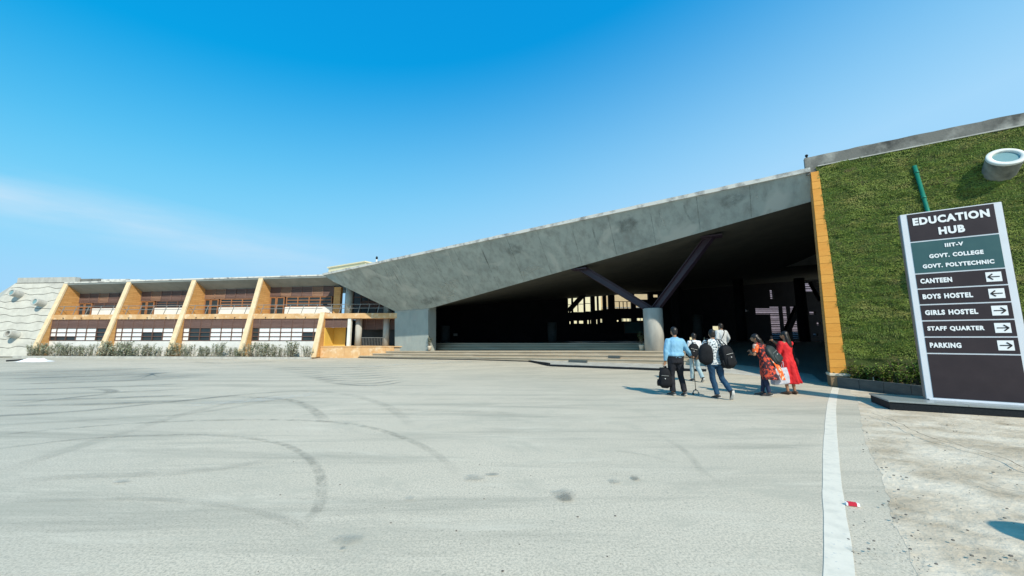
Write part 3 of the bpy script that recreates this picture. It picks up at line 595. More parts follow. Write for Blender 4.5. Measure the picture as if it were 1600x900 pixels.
# raised left hand near the ear too, holding a phone
hp = W_(p6, S6, V(-.10, .33, 1.54)); ph = thing('mobile_phone', hp, 'dark mobile phone held up by the woman in the red dress', 'phone')
mb = MB(); mb.box(hp.x-.035, hp.x+.035, hp.y-.004, hp.y+.004, hp.z-.07, hp.z+.07); obj('phone_case', mb, BAG, ph, bevel=.003); mb = MB(); mb.box(hp.x-.03, hp.x+.03, hp.y+.004, hp.y+.006, hp.z-.062, hp.z+.062); obj('screen', mb, M['glass'], ph)
h6 = W_(p6, S6, J6['wrL']+V(-.01, .02, -.09)); silver = mat('silver_carrier_bag', (.52, .54, .60), (.38, .40, .46), 12, .4, .006, 10)
h6 = h6+V(.07, -.17, .10)
tb = thing('carrier_bag', h6+V(-.10, 0, -.62), 'silvery grey carrier bag with a faint print, hanging from the red-dressed woman\'s hand', 'bag', 'bags carried by the walkers')
mb = MB(); rings = []
for i, (z, wx, wy) in enumerate([(-.60, .16, .07), (-.57, .20, .085), (-.40, .20, .08), (-.25, .19, .05), (-.18, .185, .03)]):
    rings.append([h6+V(-.11+wx*q[0]+.01*mnoise.noise(V(i, q[0]*3, 1)), wy*q[1]+.012*mnoise.noise(V(i*2, q[0]*2, 4)), z+.02*q[0]) for q in [(-1, -1), (-.5, -1.15), (0, -1.1), (.5, -1.15), (1, -1), (1, 1), (.5, 1.1), (0, 1.1), (-.5, 1.1), (-1, 1)]])
mb.loft(rings); obj('bag_body', mb, silver, tb)
for q in (-1, 1):
    mb = MB(); mb.tube(catmull([h6+V(-.20, q*.03, -.18), h6+V(-.10, q*.03, -.05), h6+V(0, 0, -.01), h6+V(.0, q*.03, -.08), h6+V(-.03, q*.03, -.18)], 5), .007, 6); obj('handle', mb, silver, tb, True)
mb = MB(); 
for k, (ax, az, r) in enumerate([(-.15, -.36, .045), (-.06, -.33, .03), (-.12, -.45, .03)]):
    mb.tube([h6+V(ax, -.098, az), h6+V(ax, -.100, az)], [(r, r*.6), (r, r*.6)], 10)
obj('print', mb, mat('grey_red_print', (.30, .16, .18), (.25, .25, .3), 20, .5), tb)
hb = W_(p6, S6, V(.26, -.02, .88)); t = thing('handbag', hb+V(0, 0, -.12), 'small dark handbag at the right hip of the woman in red', 'bag', 'bags carried by the walkers')
mb = MB(); mb.ball(hb, (.055, .10, .13)); obj('pouch', mb, BAG, t, True); mb = MB(); mb.tube(catmull([hb+V(0, 0, .12), W_(p6, S6, V(.235, 0, 1.25)), W_(p6, S6, V(.16, -.02, 1.475))], 6), .008, 6); obj('strap', mb, BAG, t, True)
st6 = thing('walking_pole', h6+V(-.16, .02, -.62), 'thin pale stick reaching up beside the silvery bag and the woman in red', 'stick')
mb = MB(); mb.tube([h6+V(-.17, .06, -.5), h6+V(.02, .06, .22)], [.010, .010], 8); obj('shaft', mb, M['conc_light'], st6, True)
# --- unseen person outside the frame; wide hat added to cast the round lower-right shadow
def shadow_hat(root, J, sc, cloth):
    h = J['head']; mb = MB(); mb.tube([h+V(0, 0, .045), h+V(0, 0, .05), h+V(0, 0, .060)], [.22, .235, .23], 28); mb.tube([h+V(0, 0, .05), h+V(0, 0, .16), h+V(0, 0, .20)], [.15, .14, .09], 20); obj('shadow_hat', sc(mb), M['fin_edge'], root, True, False)
build_person((4.84, 1.36), R_(20), 1.74, 'unseen person outside the right edge, wide hat added to cast the round shadow on the dirt verge', {}, extra=shadow_hat, shirt=(greyw, .022), sleeve=.7, trousers=(jean, .02, .012), group=None)
# ------------------------------------------------------------------ wrapper, sack and other litter
wp = gz(1332, 789, .01); t = thing('crumpled_wrapper', (wp.x, wp.y, .0), 'red and white crumpled snack wrapper on the asphalt beside the white line', 'litter')
mb = MB(); a = R_(-18); ux = V(math.cos(a), math.sin(a), 0); uy = V(-math.sin(a), math.cos(a), 0)
def slab(c, hw, hd, z0, z1, m, nm, par):
    mb = MB(); n = 7; top = []
    for j in range(4):
        for i in range(n): top.append(c+ux*(hw*(2*i/(n-1)-1))+uy*(hd*(2*j/3-1))+V(0, 0, z1+.006*mnoise.noise(V(i*1.3, j*1.7, hw*90))))
    b = len(top); bot = [V(p.x, p.y, z0) for p in top]; mb.v = [tuple(p) for p in top+bot]
    mb.f = [(j*n+i, j*n+i+1, (j+1)*n+i+1, (j+1)*n+i) for j in range(3) for i in range(n-1)]
    mb.f += [(i, b+i, b+i+1, i+1) for i in range(n-1)]+[(3*n+i+1, b+3*n+i+1, b+3*n+i, 3*n+i) for i in range(n-1)]+[((j+1)*n, b+(j+1)*n, b+j*n, j*n) for j in range(3)]+[(j*n+n-1, b+j*n+n-1, b+(j+1)*n+n-1, (j+1)*n+n-1) for j in range(3)]
    obj(nm, mb, m, par)
slab(wp, .050, .014, .004, .018, M['letter'], 'foil', t); slab(wp+V(-.004, 0, 0), .032, .0145, .005, .024, mat('red_print', (.55, .02, .05), None), 'red_band', t)
# white sheet at the foot of the left wall
mb = MB(); c0 = gpt(40, 566); n = 26; sh = MB()
for j in range(10):
    for i in range(n):
        x = (i/(n-1)-.5)*1.9; y = j/9*.9; e = min(1, 4*i/(n-1), 4*(1-i/(n-1)))*min(1, j/2.5, (9-j)/2.5)
        h = e*(.13+.14*mnoise.noise(V(x*3, y*4, 2))+.04*math.sin(i/(n-1)*math.pi))+.012*abs(mnoise.noise(V(x*9, y*9, 1)))
        sh.v.append((c0.x+x, c0.y+y-x*.06, h+.01))
sh.f = [(j*n+i, j*n+i+1, (j+1)*n+i+1, (j+1)*n+i) for j in range(9) for i in range(n-1)]
tag(obj('plastic_sheet', sh, M['letter'], smooth=True), 'crumpled white plastic sheet lying at the foot of the grooved wall', 'plastic sheet')
mb = MB(); q = gpt(22, 565); mb.tube([q+V(-.5, 0, .05), q+V(.2, .25, .10)], .045, 8); tag(obj('dark_offcut', mb, BAG), 'dark offcut beside the white plastic sheet at far left', 'offcut')
# ------------------------------------------------------------------ left wing (two storeys behind leaning fins)
SP = 5.72
zt = lambda s_: 6.25+(s_+SP)*.0157
zl = lambda s_: 5.62+(s_+SP)*.022
wing = thing('classroom_wing', L.P(-11.4, 1, 0), 'low two-storey wing with leaning orange fins, brown louvers and white sills', 'building')
slat_cache = {}
def louver_panel(F, s0, s1, d, z0, z1, m, parent, n=9):
    k = (round(s1-s0, 2), round(z1-z0, 2), m.name, F.rz)
    if k not in slat_cache:
        mb = MB(); W2, H = s1-s0, z1-z0
        for i in range(n):
            z = H*(i+.5)/n; h = H/n
            mb.hexa([(0, -.03, z-h*.45), (W2, -.03, z-h*.45), (W2, -.015, z-h*.45), (0, -.015, z-h*.45), (0, .02, z+h*.38), (W2, .02, z+h*.38), (W2, .035, z+h*.38), (0, .035, z+h*.38)])
        for x in (0, W2): mb.box(x-.02, x+.02, -.045, .05, 0, H)
        mb.box(0, W2, .05, .06, 0, H)
        me = mb.mesh('louver_panel'); me.materials.append(m); slat_cache[k] = me
    return inst('louver_panel', slat_cache[k], parent, Matrix.Translation(F.P(s0, d, z0)) @ Matrix.Rotation(F.rz, 4, 'Z'))
pane_cache = {}
def pane(F, s0, s1, d, z0, z1, m, parent):
    k = (round(s1-s0, 3), round(z1-z0, 3), m.name)
    if k not in pane_cache:
        mb = MB(); mb.box(0, s1-s0, 0, .012, 0, z1-z0); me = mb.mesh('pane'); me.materials.append(m); pane_cache[k] = me
    return inst('pane', pane_cache[k], parent, Matrix.Translation(F.P(s0, d, z0)) @ Matrix.Rotation(F.rz, 4, 'Z'))
def window(F, cuts, zs, d, parent, pat, fm, t=.03):
    mb = MB()
    for i, c in enumerate(cuts): mb.fbox(F, c-t, c+t, d-.05, d+.06, zs[0]-t, zs[-1]+t)
    for z in zs:
        for a, b in zip(cuts, cuts[1:]): mb.fbox(F, a+t, b-t, d-.045, d+.055, z-t, z+t)
    w_ = obj('window', mb, fm, parent)
    for i in range(len(cuts)-1):
        for j in range(len(zs)-1):
            ch = pat[i][len(zs)-2-j]; pane(F, cuts[i]+t, cuts[i+1]-t, d+(.0 if ch == 'W' else .02), zs[j]+t, zs[j+1]-t, M['pane_white'] if ch == 'W' else M['glass'], w_)
    return w_
def fin_poly(s_, top, F=L):
    if top > 4: zz = top; return [F.P(s_, 0, .10), F.P(s_, 1.46, zz), F.P(s_, 2.75, zz-.02), F.P(s_, 2.75, .10)]
    return [F.P(s_, 0, .10), F.P(s_, .80, top), F.P(s_, 1.6, top), F.P(s_, 1.6, .10)]
for i in range(5):
    s_ = -SP*(4-i); top = zt(s_)+.01 if i < 4 else 3.42
    P_ = fin_poly(s_, top); d0, d1 = P_[0], P_[1]
    mb = MB(); q = L.n*.07; mb.prism([P_[0]+q-L.e*.16, P_[1]+q-L.e*.16, P_[2]-L.e*.16, P_[3]-L.e*.16], L.e*.32)
    f_ = obj('leaning_fin', mb, M['tile'], wing)
    mb = MB(); mb.prism([P_[0]-L.e*.18-L.n*.02, P_[1]-L.e*.18-L.n*.02, P_[1]-L.e*.18+L.n*.10, P_[0]-L.e*.18+L.n*.10], L.e*.36); obj('fin_edge', mb, M['fin_edge'], f_)
mb = MB()
for i in range(4): mb.fbox(L, -SP*(4-i)+.18, -SP*(3-i)-.18, .83, 2.9, 2.96, 3.34)
mb.fbox(L, .18, 5.9, .83, 2.9, 2.96, 3.34)
obj('balcony_slab', mb, M['slab_edge'], wing)
# small scupper pipes on the slab edge
for i in range(4):
    for k in range(3):
        s_ = -SP*(4-i)+1.2+k*1.6; mb = MB(); mb.tube([L.P(s_, .86, 3.08), L.P(s_, .74, 3.06)], .03, 8); obj('scupper', mb, M['frame'], wing)
PATL = [['WWD', 'WWD', 'WWD', 'WWW', 'WWW', 'DDD', 'DDD'], ['WWW', 'WWW', 'WWW', 'WDD', 'WDD', 'WWW', 'WWW'],
        ['WWW', 'DDD', 'DDD', 'WWW', 'WWW', 'WWW', 'WWD'], ['DDD', 'WWW', 'WWW', 'WWW', 'WWW', 'WDD', 'WDD']]
for i in range(4):
    a, b = -SP*(4-i)+.17, -SP*(3-i)-.17; u_ = (b-a)/6.15; cuts = [a, a+.6*u_]+[a+(.6+k)*u_ for k in range(1, 6)]+[b]
    window(L, cuts, [1.30, 1.61, 1.93, 2.27], .90, wing, PATL[i], M['frame'], .028)
    for c0, c1 in zip(cuts, cuts[1:]): louver_panel(L, c0+.01, c1-.01, .90, 2.31, 2.955, M['louver'], wing, 7)
    mb = MB(); mb.fbox(L, a, b, .88, 1.1, .05, 1.27); obj('sill_wall', mb, M['white'], wing)
    mb = MB(); mb.fbox(L, a, b, 1.0, 1.05, 1.27, 2.96); obj('room_backing', mb, M['dark'], wing)
    # upper storey
    zl_ = zl((a+b)/2)-.05; z0, z1 = 3.34, zl_-.85; D2 = 2.42; n = 6; pw = (b-a-.5)/n; aa = a
    lm = M['louver'] if i != 2 else M['louver_orange']
    for k in range(6): louver_panel(L, aa+k*(b-aa)/6+.01, aa+(k+1)*(b-aa)/6-.01, D2, z1+.06, zl_, M['louver_orange'] if (i*6+k) % 5 == 2 or k in (1,) and i > 1 else M['louver'], wing, 7)
    e1 = a+(.95 if i else .8); 
    for (x0, x1) in ((a+.05, a+.55), (a+.6, a+1.25)):
        mb = MB(); 
        for q0, q1, r0, r1 in ((x0, x0+.06, z0, z1), (x1-.06, x1, z0, z1), (x0+.06, x1-.06, z1-.07, z1), (x0+.06, x1-.06, z0+.7, z0+.76)): mb.fbox(L, q0, q1, D2-.05, D2+.05, r0, r1)
        dr = obj('door', mb, M['door_frame'], wing); pane(L, x0+.06, x1-.06, D2+.01, z0+.02, z1-.07, M['glass'], dr)
    ws = a+1.45; cuts = [ws+(b-.12-ws)*k/4 for k in range(5)]; zs = [4.02, 4.02+(z1-4.02)/3, 4.02+(z1-4.02)*2/3, z1]
    window(L, cuts, zs, D2, wing, [['DDD']*1, ['DDD'], ['DDD'], ['DDD']] and ['DDD']*4, M['door_frame'] if i > 1 else M['frame'], .03)
    mb = MB(); mb.fbox(L, ws-.1, b-.02, D2-.04, D2+.1, 3.34, 3.98); obj('parapet_panel', mb, M['white'], wing)
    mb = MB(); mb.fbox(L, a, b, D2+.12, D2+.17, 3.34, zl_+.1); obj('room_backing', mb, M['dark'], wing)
    # railing on the slab edge
    mb = MB(); 
    for z in (3.74, 4.04): mb.tube([L.P(a+.05, 1.05+(z-3.34)*.1, z), L.P(b-.05, 1.05+(z-3.34)*.1, z)], .022, 8)
    rl = obj('balcony_rail', mb, M['rail'], wing)
    for k in range(5):
        q = a+.5+k*(b-a-1)/4; mb = MB(); mb.tube([L.P(q-.12, 1.05, 3.34), L.P(q+.06, 1.12, 4.06)], .025, 6); obj('rail_post', mb, M['rail'], rl)
# soffit face and roof
mb = MB(); s0, s1 = -SP*4-.1, 0.25
ss = [s0+(s1-s0)*k/8 for k in range(9)]
mb.loft([[L.P(q, 1.44, zt(q)-.12), L.P(q, 2.50, zl(q)-.06), L.P(q, 2.62, zl(q)-.06), L.P(q, 2.62, zt(q)-.01), L.P(q, 1.44, zt(q)-.01)] for q in ss]); obj('sloping_soffit', mb, mat('grey_painted_soffit', (.25, .28, .275), (.20, .23, .225), 1.5, .85), wing)
mb = MB(); mb.loft([[L.P(q, 1.40, zt(q)), L.P(q, 1.40, zt(q)+.11), L.P(q, 12, zt(q)+.11), L.P(q, 12, zt(q))] for q in ss]); obj('roof', mb, M['conc_edge'], wing)
for k, (q0, q1, h) in enumerate([(-22.9, -20.2, .32), (-20.1, -17.6, .22), (-17.5, -16.6, .14)]):
    mb = MB(); mb.fbox(L, q0, q1, 1.75, 1.95, zt(q0)+.11, zt(q0)+.11+h); obj('roof_upstand', mb, M['parapet'] if k == 0 else M['conc_edge'], wing)
# kerb and planting bed in front
mb = MB(); mb.fbox(L, -SP*4-.3, .3, -.75, -.60, -.05, .16); obj('bed_kerb', mb, M['conc_light'], wing)
mb = MB(); mb.fbox(L, -SP*4-.3, .2, -.60, .9, -.05, .11); obj('planting_bed', mb, M['soil'], wing)
# recessed corner beside the big leg
RC = thing('recessed_corner', L.P(2.5, 1.2, 0), 'shaded recessed corner with round columns, yellow wall and railing beside the concrete leg', 'building')
mb = MB(); mb.fbox(L, .18, 6.5, .62, 4.6, 0, .80); obj('terrace_base', mb, M['step'], RC)
for k in range(9):
    mb = MB(); a = .19+k*.62; mb.fbox(L, a, a+.61, .55, .62, .05, .84); obj('cladding_tile', mb, M['slab_edge'], RC)
mb = MB(); mb.fbox(L, .18, 6.5, .52, 4.6, .84, .90); obj('terrace_floor', mb, M['slab_edge'], RC)
mb = MB(); mb.fbox(L, .18, 1.15, 2.2, 2.3, .9, 2.96); obj('yellow_wall', mb, M['yellow'], RC)
mb = MB(); mb.fbox(L, .165, .20, .95, 2.2, .9, 2.3); obj('yellow_side_wall', mb, M['yellow'], RC)
mb = MB(); mb.fbox(L, 1.15, 1.22, 2.2, 3.4, .9, 2.96); mb.fbox(L, .2, 7, 3.4, 3.5, .9, 2.96); obj('ground_floor_glazing', mb, M['glass'], RC)
for k in range(3): louver_panel(L, .2+k*.63, .2+(k+1)*.63-.02, .98, 2.28, 2.95, M['louver'], RC, 8)
for k in range(5): louver_panel(L, 2.3+k*.66, 2.3+(k+1)*.66-.02, 1.9, 2.15, 2.95, M['louver'], RC, 8)
mb = MB(); mb.fbox(L, 1.98, 2.22, .88, 1.10, .9, 2.96); obj('square_post', mb, M['ringwhite'], RC)
for (s_, d_) in ((2.55, 1.5), (4.65, 1.7)):
    mb = MB(); mb.tube([L.P(s_, d_, .9), L.P(s_, d_, 2.96)], .24, 24); obj('round_column', mb, M['conc_light'], RC, True)
    mb = MB(); mb.tube([L.P(s_-.9 if s_ < 3 else s_, d_, 3.34), L.P(s_-.9 if s_ < 3 else s_, d_, 5.6)], .27, 24); obj('round_column', mb, M['conc_leg'], RC, True)
for k in range(14):
    mb = MB(); s_ = 2.9+k*.12; mb.tube([L.P(s_, 1.45, .9), L.P(s_, 1.45, 1.5)], .012, 6); obj('rail_bar', mb, M['rail'], RC)
mb = MB(); mb.tube([L.P(2.8, 1.45, 1.52), L.P(4.6, 1.45, 1.52)], .02, 6); obj('hand_rail', mb, M['rail'], RC)
# upper level of the corner
zq = 5.5
window(L, [-.0+.02, .0+.04], [3.4, 3.5], 2.6, RC, ['D'], M['frame'], .005)
mb = MB(); mb.fbox(L, -.05, .50, 2.25, 2.6, 3.34, 5.55); obj('tiled_pier', mb, M['tile'], RC)
window(L, [.55, 1.2, 1.85, 2.5, 3.15, 3.8, 4.5, 5.2], [3.36, 4.1, 4.8, 5.5], 3.0, RC, ['DDD']*7, M['frame'], .03)
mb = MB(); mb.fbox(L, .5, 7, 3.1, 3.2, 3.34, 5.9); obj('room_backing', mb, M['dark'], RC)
for k in range(4): louver_panel(L, 1.9+k*.7, 2.58+k*.7, 2.9, 3.9, 4.5, M['louver'], RC, 7)
mb = MB()
for z in (3.74, 4.04): mb.tube([L.P(.2, 1.05, z), L.P(5.5, 1.05, z)], .022, 8)
rl = obj('balcony_rail', mb, M['rail'], RC)
for k in range(7):
    q = .5+k*.75; mb = MB(); mb.tube([L.P(q-.1, 1.05, 3.34), L.P(q+.05, 1.08, 4.06)], .025, 6); obj('rail_post', mb, M['rail'], rl)
# ------------------------------------------------------------------ grooved leaning wall at far left
gw = thing('grooved_wall', L.P(-27, 0, 0), 'leaning cream wall with wavy grooves and round tube openings at the far left', 'wall')
bat = 1.46/6.0
hip = lambda z: L.atd(25-(z < 0)*0, 436, 1.45)[0]+(z-6.1)*.50                   # left end of the wall moves out towards the ground
zb = [0.05, .78, 1.45, 2.1, 2.72, 3.3, 3.9, 4.5, 5.1, 5.62, 6.05]
def wav(k, s_): return .06*math.sin(s_*2.1+k*1.7)+.035*math.sin(s_*4.7+k*3.1) if 0 < k < 10 else 0
right = -SP*4-.17
for k in range(10):
    mb = MB(); n = 46
    for j in range(n+1):
        rows = []
        for (z, kk, sg) in ((zb[k], k, 1), (zb[k+1], k+1, -1)):
            lft = hip(z); s_ = lft+(right-lft)*j/n; zz = z+wav(kk, s_)+sg*.022; rows.append((s_, zz))
        for (s_, zz), dd in ((rows[0], -.035), (rows[0], .15), (rows[1], .15), (rows[1], -.035)):
            if dd < 0: dd += .012*mnoise.noise(V(s_*1.2, zz*2, k))
            mb.v.append(tuple(L.P(s_, zz*bat+dd, zz)))
        if j == 0: continue
        b = 4*(j-1); mb.f += [(b, b+4, b+5, b+1), (b+1, b+5, b+6, b+2), (b+2, b+6, b+7, b+3), (b+3, b+7, b+4, b)]
    mb.f += [(0, 1, 2, 3), (4*n, 4*n+3, 4*n+2, 4*n+1)]
    obj('wall_course', mb, M['wavewall'], gw)
mb = MB(); mb.prism([L.P(hip(0), .02, -.1), L.P(right, .02, -.1), L.P(right, 1.5, 6.1), L.P(hip(6.1), 1.5, 6.1)], L.n*.5); obj('wall_core', mb, M['groove'], gw)
mb = MB(); mb.fbox(L, hip(6.1)+.2, right+1.0, 1.42, 1.8, 6.08, 6.52); obj('wall_parapet', mb, M['conc_light'], gw)
h0, h1 = L.P(hip(0)-.02, 0, -.1), L.P(hip(6.1)-.02, 1.5, 6.1)
lo = atY(-150, 545, 37); up = atY(-60, 500, 37.5); lo.z = -.1
mb = MB(); mb.prism([h0, h1, up, lo], V(.2, .3, -.0)); obj('end_wall', mb, M['conc_light'], gw)
def tube_fixture(F, base, axis, r, ln, label, group, m_ring, m_in, m_tube, open_=False):
    t = thing('wall_tube', base, label, 'tube', group); ax = Vector(axis).normalized(); 
    mb = MB(); n = 40; e1 = F.e; e2 = ax.cross(e1).normalized()
    def ring(c, q, wob=0): return [c+e1*(q*math.cos(2*math.pi*k/n))+e2*(q*math.sin(2*math.pi*k/n)) for k in range(n)]
    b0 = base-ax*.7; top = base+ax*ln
    mb.loft([ring(b0, r*.90), ring(base+ax*ln*.5, r*.95), ring(top-ax*.02, r)], False); obj('tube_body', mb, m_tube, t, True)
    mb = MB(); mb.loft([ring(top-ax*.05, r*1.005), ring(top, r*1.01), ring(top+ax*.012, r*.985), ring(top+ax*.012, r*.70), ring(top-ax*.03, r*.685), ring(top-ax*(.25 if open_ else .06), r*.68)], False); obj('rim', mb, m_ring, t, True)
    mb = MB(); mb.loft([ring(top-ax*(.24 if open_ else .035), r*.69), ring(top-ax*(.25 if open_ else .045), r*.69)]); obj('lens', mb, m_in, t)
    return t
for i, (u, v, la) in enumerate([(34, 461, 'uppermost left concrete tube sticking out of the grooved wall'), (70, 475, 'second concrete tube in the grooved wall, nearest the orange fin'), (29, 524, 'lower concrete tube with a dark mouth in the grooved wall')]):
    z = 3.0
    for _ in range(8): s_, d_, z = L.atd(u, v, z*bat)
    tube_fixture(L, L.P(s_, z*bat, z), -L.n*.95-L.e*.12+V(0, 0, .22), .29, .62, la, 'concrete tubes on the grooved wall', M['conc_light'], M['lens'] if i < 2 else M['dark'], M['conc_light'], open_=(i == 2))
# ------------------------------------------------------------------ the big canopy hall
hall = thing('canopy_hall', R.P(-12, 3, .6), 'huge raw concrete canopy on a wide leg over a dark open hall', 'building')
Rp = lambda u, v, d: R.P(*R.atd(u, v, d))
A = Rp(505, 430, 1.0); B = Rp(1266, 268, 1.0); Cz = Rp(521, 440, 1.25); C1 = Rp(616.5, 486, 3.87); C2 = Rp(669, 482.5, 3.87); D = Rp(1267, 315, 1.5)
ins = lambda p, k, dz=0: p+R.n*k+V(0, 0, dz)
mb = MB(); nn = 12; top = [A+(B-A)*(k/nn) for k in range(nn+1)]
k1 = (R.loc(C1)[0]-R.loc(A)[0])/(R.loc(B)[0]-R.loc(A)[0])
low = []
def low_at(f):
    s_ = R.loc(A)[0]+(R.loc(B)[0]-R.loc(A)[0])*f; pts = [Cz, C1, C2, D]
    for a, b in zip(pts, pts[1:]):
        sa, sb_ = R.loc(a)[0], R.loc(b)[0]
        if s_ <= sb_ or b is D: return a+(b-a)*max(0, min(1, (s_-sa)/(sb_-sa)))
fs = sorted([k/40 for k in range(1, 40)]+[(R.loc(q)[0]-R.loc(A)[0])/(R.loc(B)[0]-R.loc(A)[0]) for q in (Cz, C1, C2)]+[0, 1])
rows = []
for f in fs:
    T_ = A+(B-A)*f; l = low_at(f) if f >= fs[1] else Cz+(A-Cz)*.9
    m_ = 6; rows.append([T_+(l-T_)*(j/m_) for j in range(m_+1)])
mb.v = [tuple(p) for r in rows for p in r]+[tuple(p+R.n*.5+V(0, 0, .12 if j else -.0)) for r in rows for j, p in enumerate(r)]
mm = 7; off = len(rows)*mm
for i in range(len(rows)-1):
    for j in range(mm-1):
        a = i*mm+j; mb.f.append((a, a+mm, a+mm+1, a+1)); mb.f.append((off+a, off+a+1, off+a+mm+1, off+a+mm))
    a = i*mm+mm-1; mb.f.append((a, a+mm, off+a+mm, off+a)); a = i*mm; mb.f.append((a, off+a, off+a+mm, a+mm))
mb.f += [tuple(j for j in range(mm))+tuple(off+j for j in range(mm-1, -1, -1))]; e = (len(rows)-1)*mm; mb.f += [tuple(e+j for j in range(mm-1, -1, -1))+tuple(off+e+j for j in range(mm))]
bf = obj('beam_face', mb, M['conc'], hall)
# old repair patches, runs and joints on the beam face
from mathutils.bvhtree import BVHTree
bvh = BVHTree.FromPolygons([V(*p) for p in mb.v], mb.f)
def on_face(u, v):
    r = ray(u, v).normalized(); h = bvh.ray_cast(C0, r); return h[0] and (h[0]-r*.012)
M['face_pale'] = fade_mat('pale_run', (.50, .53, .49), .6, 3, .3, .6); M['face_dark'] = fade_mat('dark_run', (.14, .155, .15), .42, 2.5, .35, .6)
def face_mark(pts, wd, m, name='surface_run'):
    P = [on_face(u, v) for u, v in pts]
    if not all(P): return
    P = catmull(P, 5); mq = MB(); at = []; N = len(P)
    for i, p in enumerate(P):
        t = (P[min(i+1, N-1)]-P[max(i-1, 0)]).normalized(); s_ = t.cross(R.n).normalized(); e = min(1, i/3, (N-1-i)/3)
        for k, a in ((-.5, 0), (-.2, 1), (.2, 1), (.5, 0)): mq.v.append(tuple(p+s_*wd*k*(1+.4*mnoise.noise(p*2)))); at.append(a*e)
    mq.f = [(4*i+k, 4*i+k+1, 4*i+k+5, 4*i+k+4) for i in range(N-1) for k in range(3)]
    o = obj(name, mq, m, bf); a_ = o.data.attributes.new('wear', 'FLOAT', 'POINT'); a_.data.foreach_set('value', at)
def face_patch(px, m, name='repair_patch'):
    px = [(q.x, q.y) for q in catmull([V(x, y, 0) for x, y in px+px[:2]], 6)][:6*len(px)]; px = [(x+2.2*mnoise.noise(V(x*.25, y*.25, 1)), y+2.2*mnoise.noise(V(x*.25, y*.25, 8))) for x, y in px]
    cx = sum(p[0] for p in px)/len(px); cy = sum(p[1] for p in px)/len(px); mq = MB(); at = []; n = len(px); ok = True
    for f, a in ((0, 1), (.6, .8), (1, 0)):
        for (u, v) in (px if f else [(cx, cy)]):
            q = on_face(cx+(u-cx)*f, cy+(v-cy)*f)
            if not q: return
            mq.v.append(tuple(q)); at.append(a)
    mq.f = [(0, 1+k, 1+(k+1) % n) for k in range(n)]+[(1+k, 1+n+k, 1+n+(k+1) % n, 1+(k+1) % n) for k in range(n)]
    o = obj(name, mq, m, bf); a_ = o.data.attributes.new('wear', 'FLOAT', 'POINT'); a_.data.foreach_set('value', at)
for pts, wd, m_ in (([(599, 417), (607, 434), (617, 452), (624, 462)], .16, 'face_pale'), ([(606, 420), (616, 438), (628, 458)], .12, 'face_pale'), ([(617, 411), (624, 422), (632, 434)], .12, 'face_pale'),
                    ([(611, 418), (620, 434), (628, 448)], .14, 'face_dark'), ([(700, 392), (704, 404), (709, 420)], .2, 'face_pale'), ([(752, 386), (758, 402), (766, 420)], .10, 'face_dark'), ([(1030, 328), (1034, 342), (1042, 356)], .12, 'face_pale'),
                    ([(1068, 318), (1072, 332), (1080, 345)], .10, 'face_dark'), ([(1100, 306), (1104, 322)], .12, 'face_pale'), ([(925, 352), (930, 372), (938, 388)], .09, 'face_dark'), ([(1180, 296), (1184, 312)], .1, 'face_pale')):
    face_mark(pts, wd, M[m_])
face_patch([(684, 452), (690, 440), (697, 444), (703, 436), (714, 434), (719, 440), (718, 450), (712, 455), (718, 464), (694, 472)], M['face_pale'])
face_patch([(655, 468), (670, 464), (688, 463), (692, 470), (676, 476), (660, 477)], M['face_dark'])
face_patch([(810, 425), (826, 415), (842, 412), (850, 418), (836, 424), (820, 433)], M['face_pale'])
face_patch([(788, 392), (800, 380), (818, 384), (812, 396), (796, 400)], M['face_dark'])
face_patch([(960, 345), (985, 338), (1000, 346), (990, 362), (968, 366)], M['face_dark'])
face_patch([(1120, 310), (1150, 300), (1170, 306), (1150, 322), (1128, 326)], M['face_dark'])
for k in range(1, 16):                                        # faint formwork joints running down the face
    f = k/16; T_ = A+(B-A)*f; l = low_at(max(f, fs[1]+.001)); P = [T_+(l-T_)*q for q in (.02, .35, .7, .98)]; mq = MB()
    s2 = R.e*.018; mq.v = [tuple(p+s2*w_-R.n*.006-V(0, 0, .004)) for p in P for w_ in (-1, 1)]; mq.f = [(2*i, 2*i+1, 2*i+3, 2*i+2) for i in range(3)]
    o = obj('formwork_joint', mq, M['face_dark'], bf); a_ = o.data.attributes.new('wear', 'FLOAT', 'POINT'); a_.data.foreach_set('value', [.8]*8)
# slab edge: raised nosing of uneven weathered concrete
mb = MB(); n = 60; rr = []
for k in range(n+1):
    p = A+(B-A)*(k/n)-R.e*(.0); h = .15+.025*mnoise.noise(V(k*.9, 3, 1)); rr.append([p-R.n*.06+V(0, 0, -.02), p-R.n*.07+V(0, 0, h*.85), p+R.n*.05+V(0, 0, h), p+R.n*.5+V(0, 0, h), p+R.n*.5+V(0, 0, -.02)])
mb.loft(rr); obj('roof_nosing', mb, M['conc_edge'], bf)
# roof top
ba, bb = V(-14, 44, 6.6), V(52, 44, 8.6)
mb = MB(); mb.prism([A+V(0, 0, .1)+R.n*.5, B+V(0, 0, .1)+R.n*.5, R.P(14, 2, 7.6), bb, ba], V(0, 0, .06)); obj('roof', mb, M['conc_light'], hall)
# soffit: from the beam's lower edge back to the rear wall
def soff_back(f): return V(-9+47*f, 40.2, 4.6+3.6*f)
mb = MB(); n = 14; m_ = 10
for i in range(n+1):
    f = i/n; a = C2+(D-C2)*f+V(0, 0, .03); b = soff_back(f)
    for j in range(m_+1): mb.v.append(tuple(a+(b-a)*(j/m_)))
mb.f = [(i*(m_+1)+j, i*(m_+1)+j+1, (i+1)*(m_+1)+j+1, (i+1)*(m_+1)+j) for i in range(n) for j in range(m_)]
nb = len(mb.v); mb.v += [(x, y, z+.12) for x, y, z in mb.v[:nb]]; mb.f += [tuple(nb+q for q in reversed(f)) for f in mb.f[:n*m_]]
obj('soffit', mb, M['soffit'], hall)
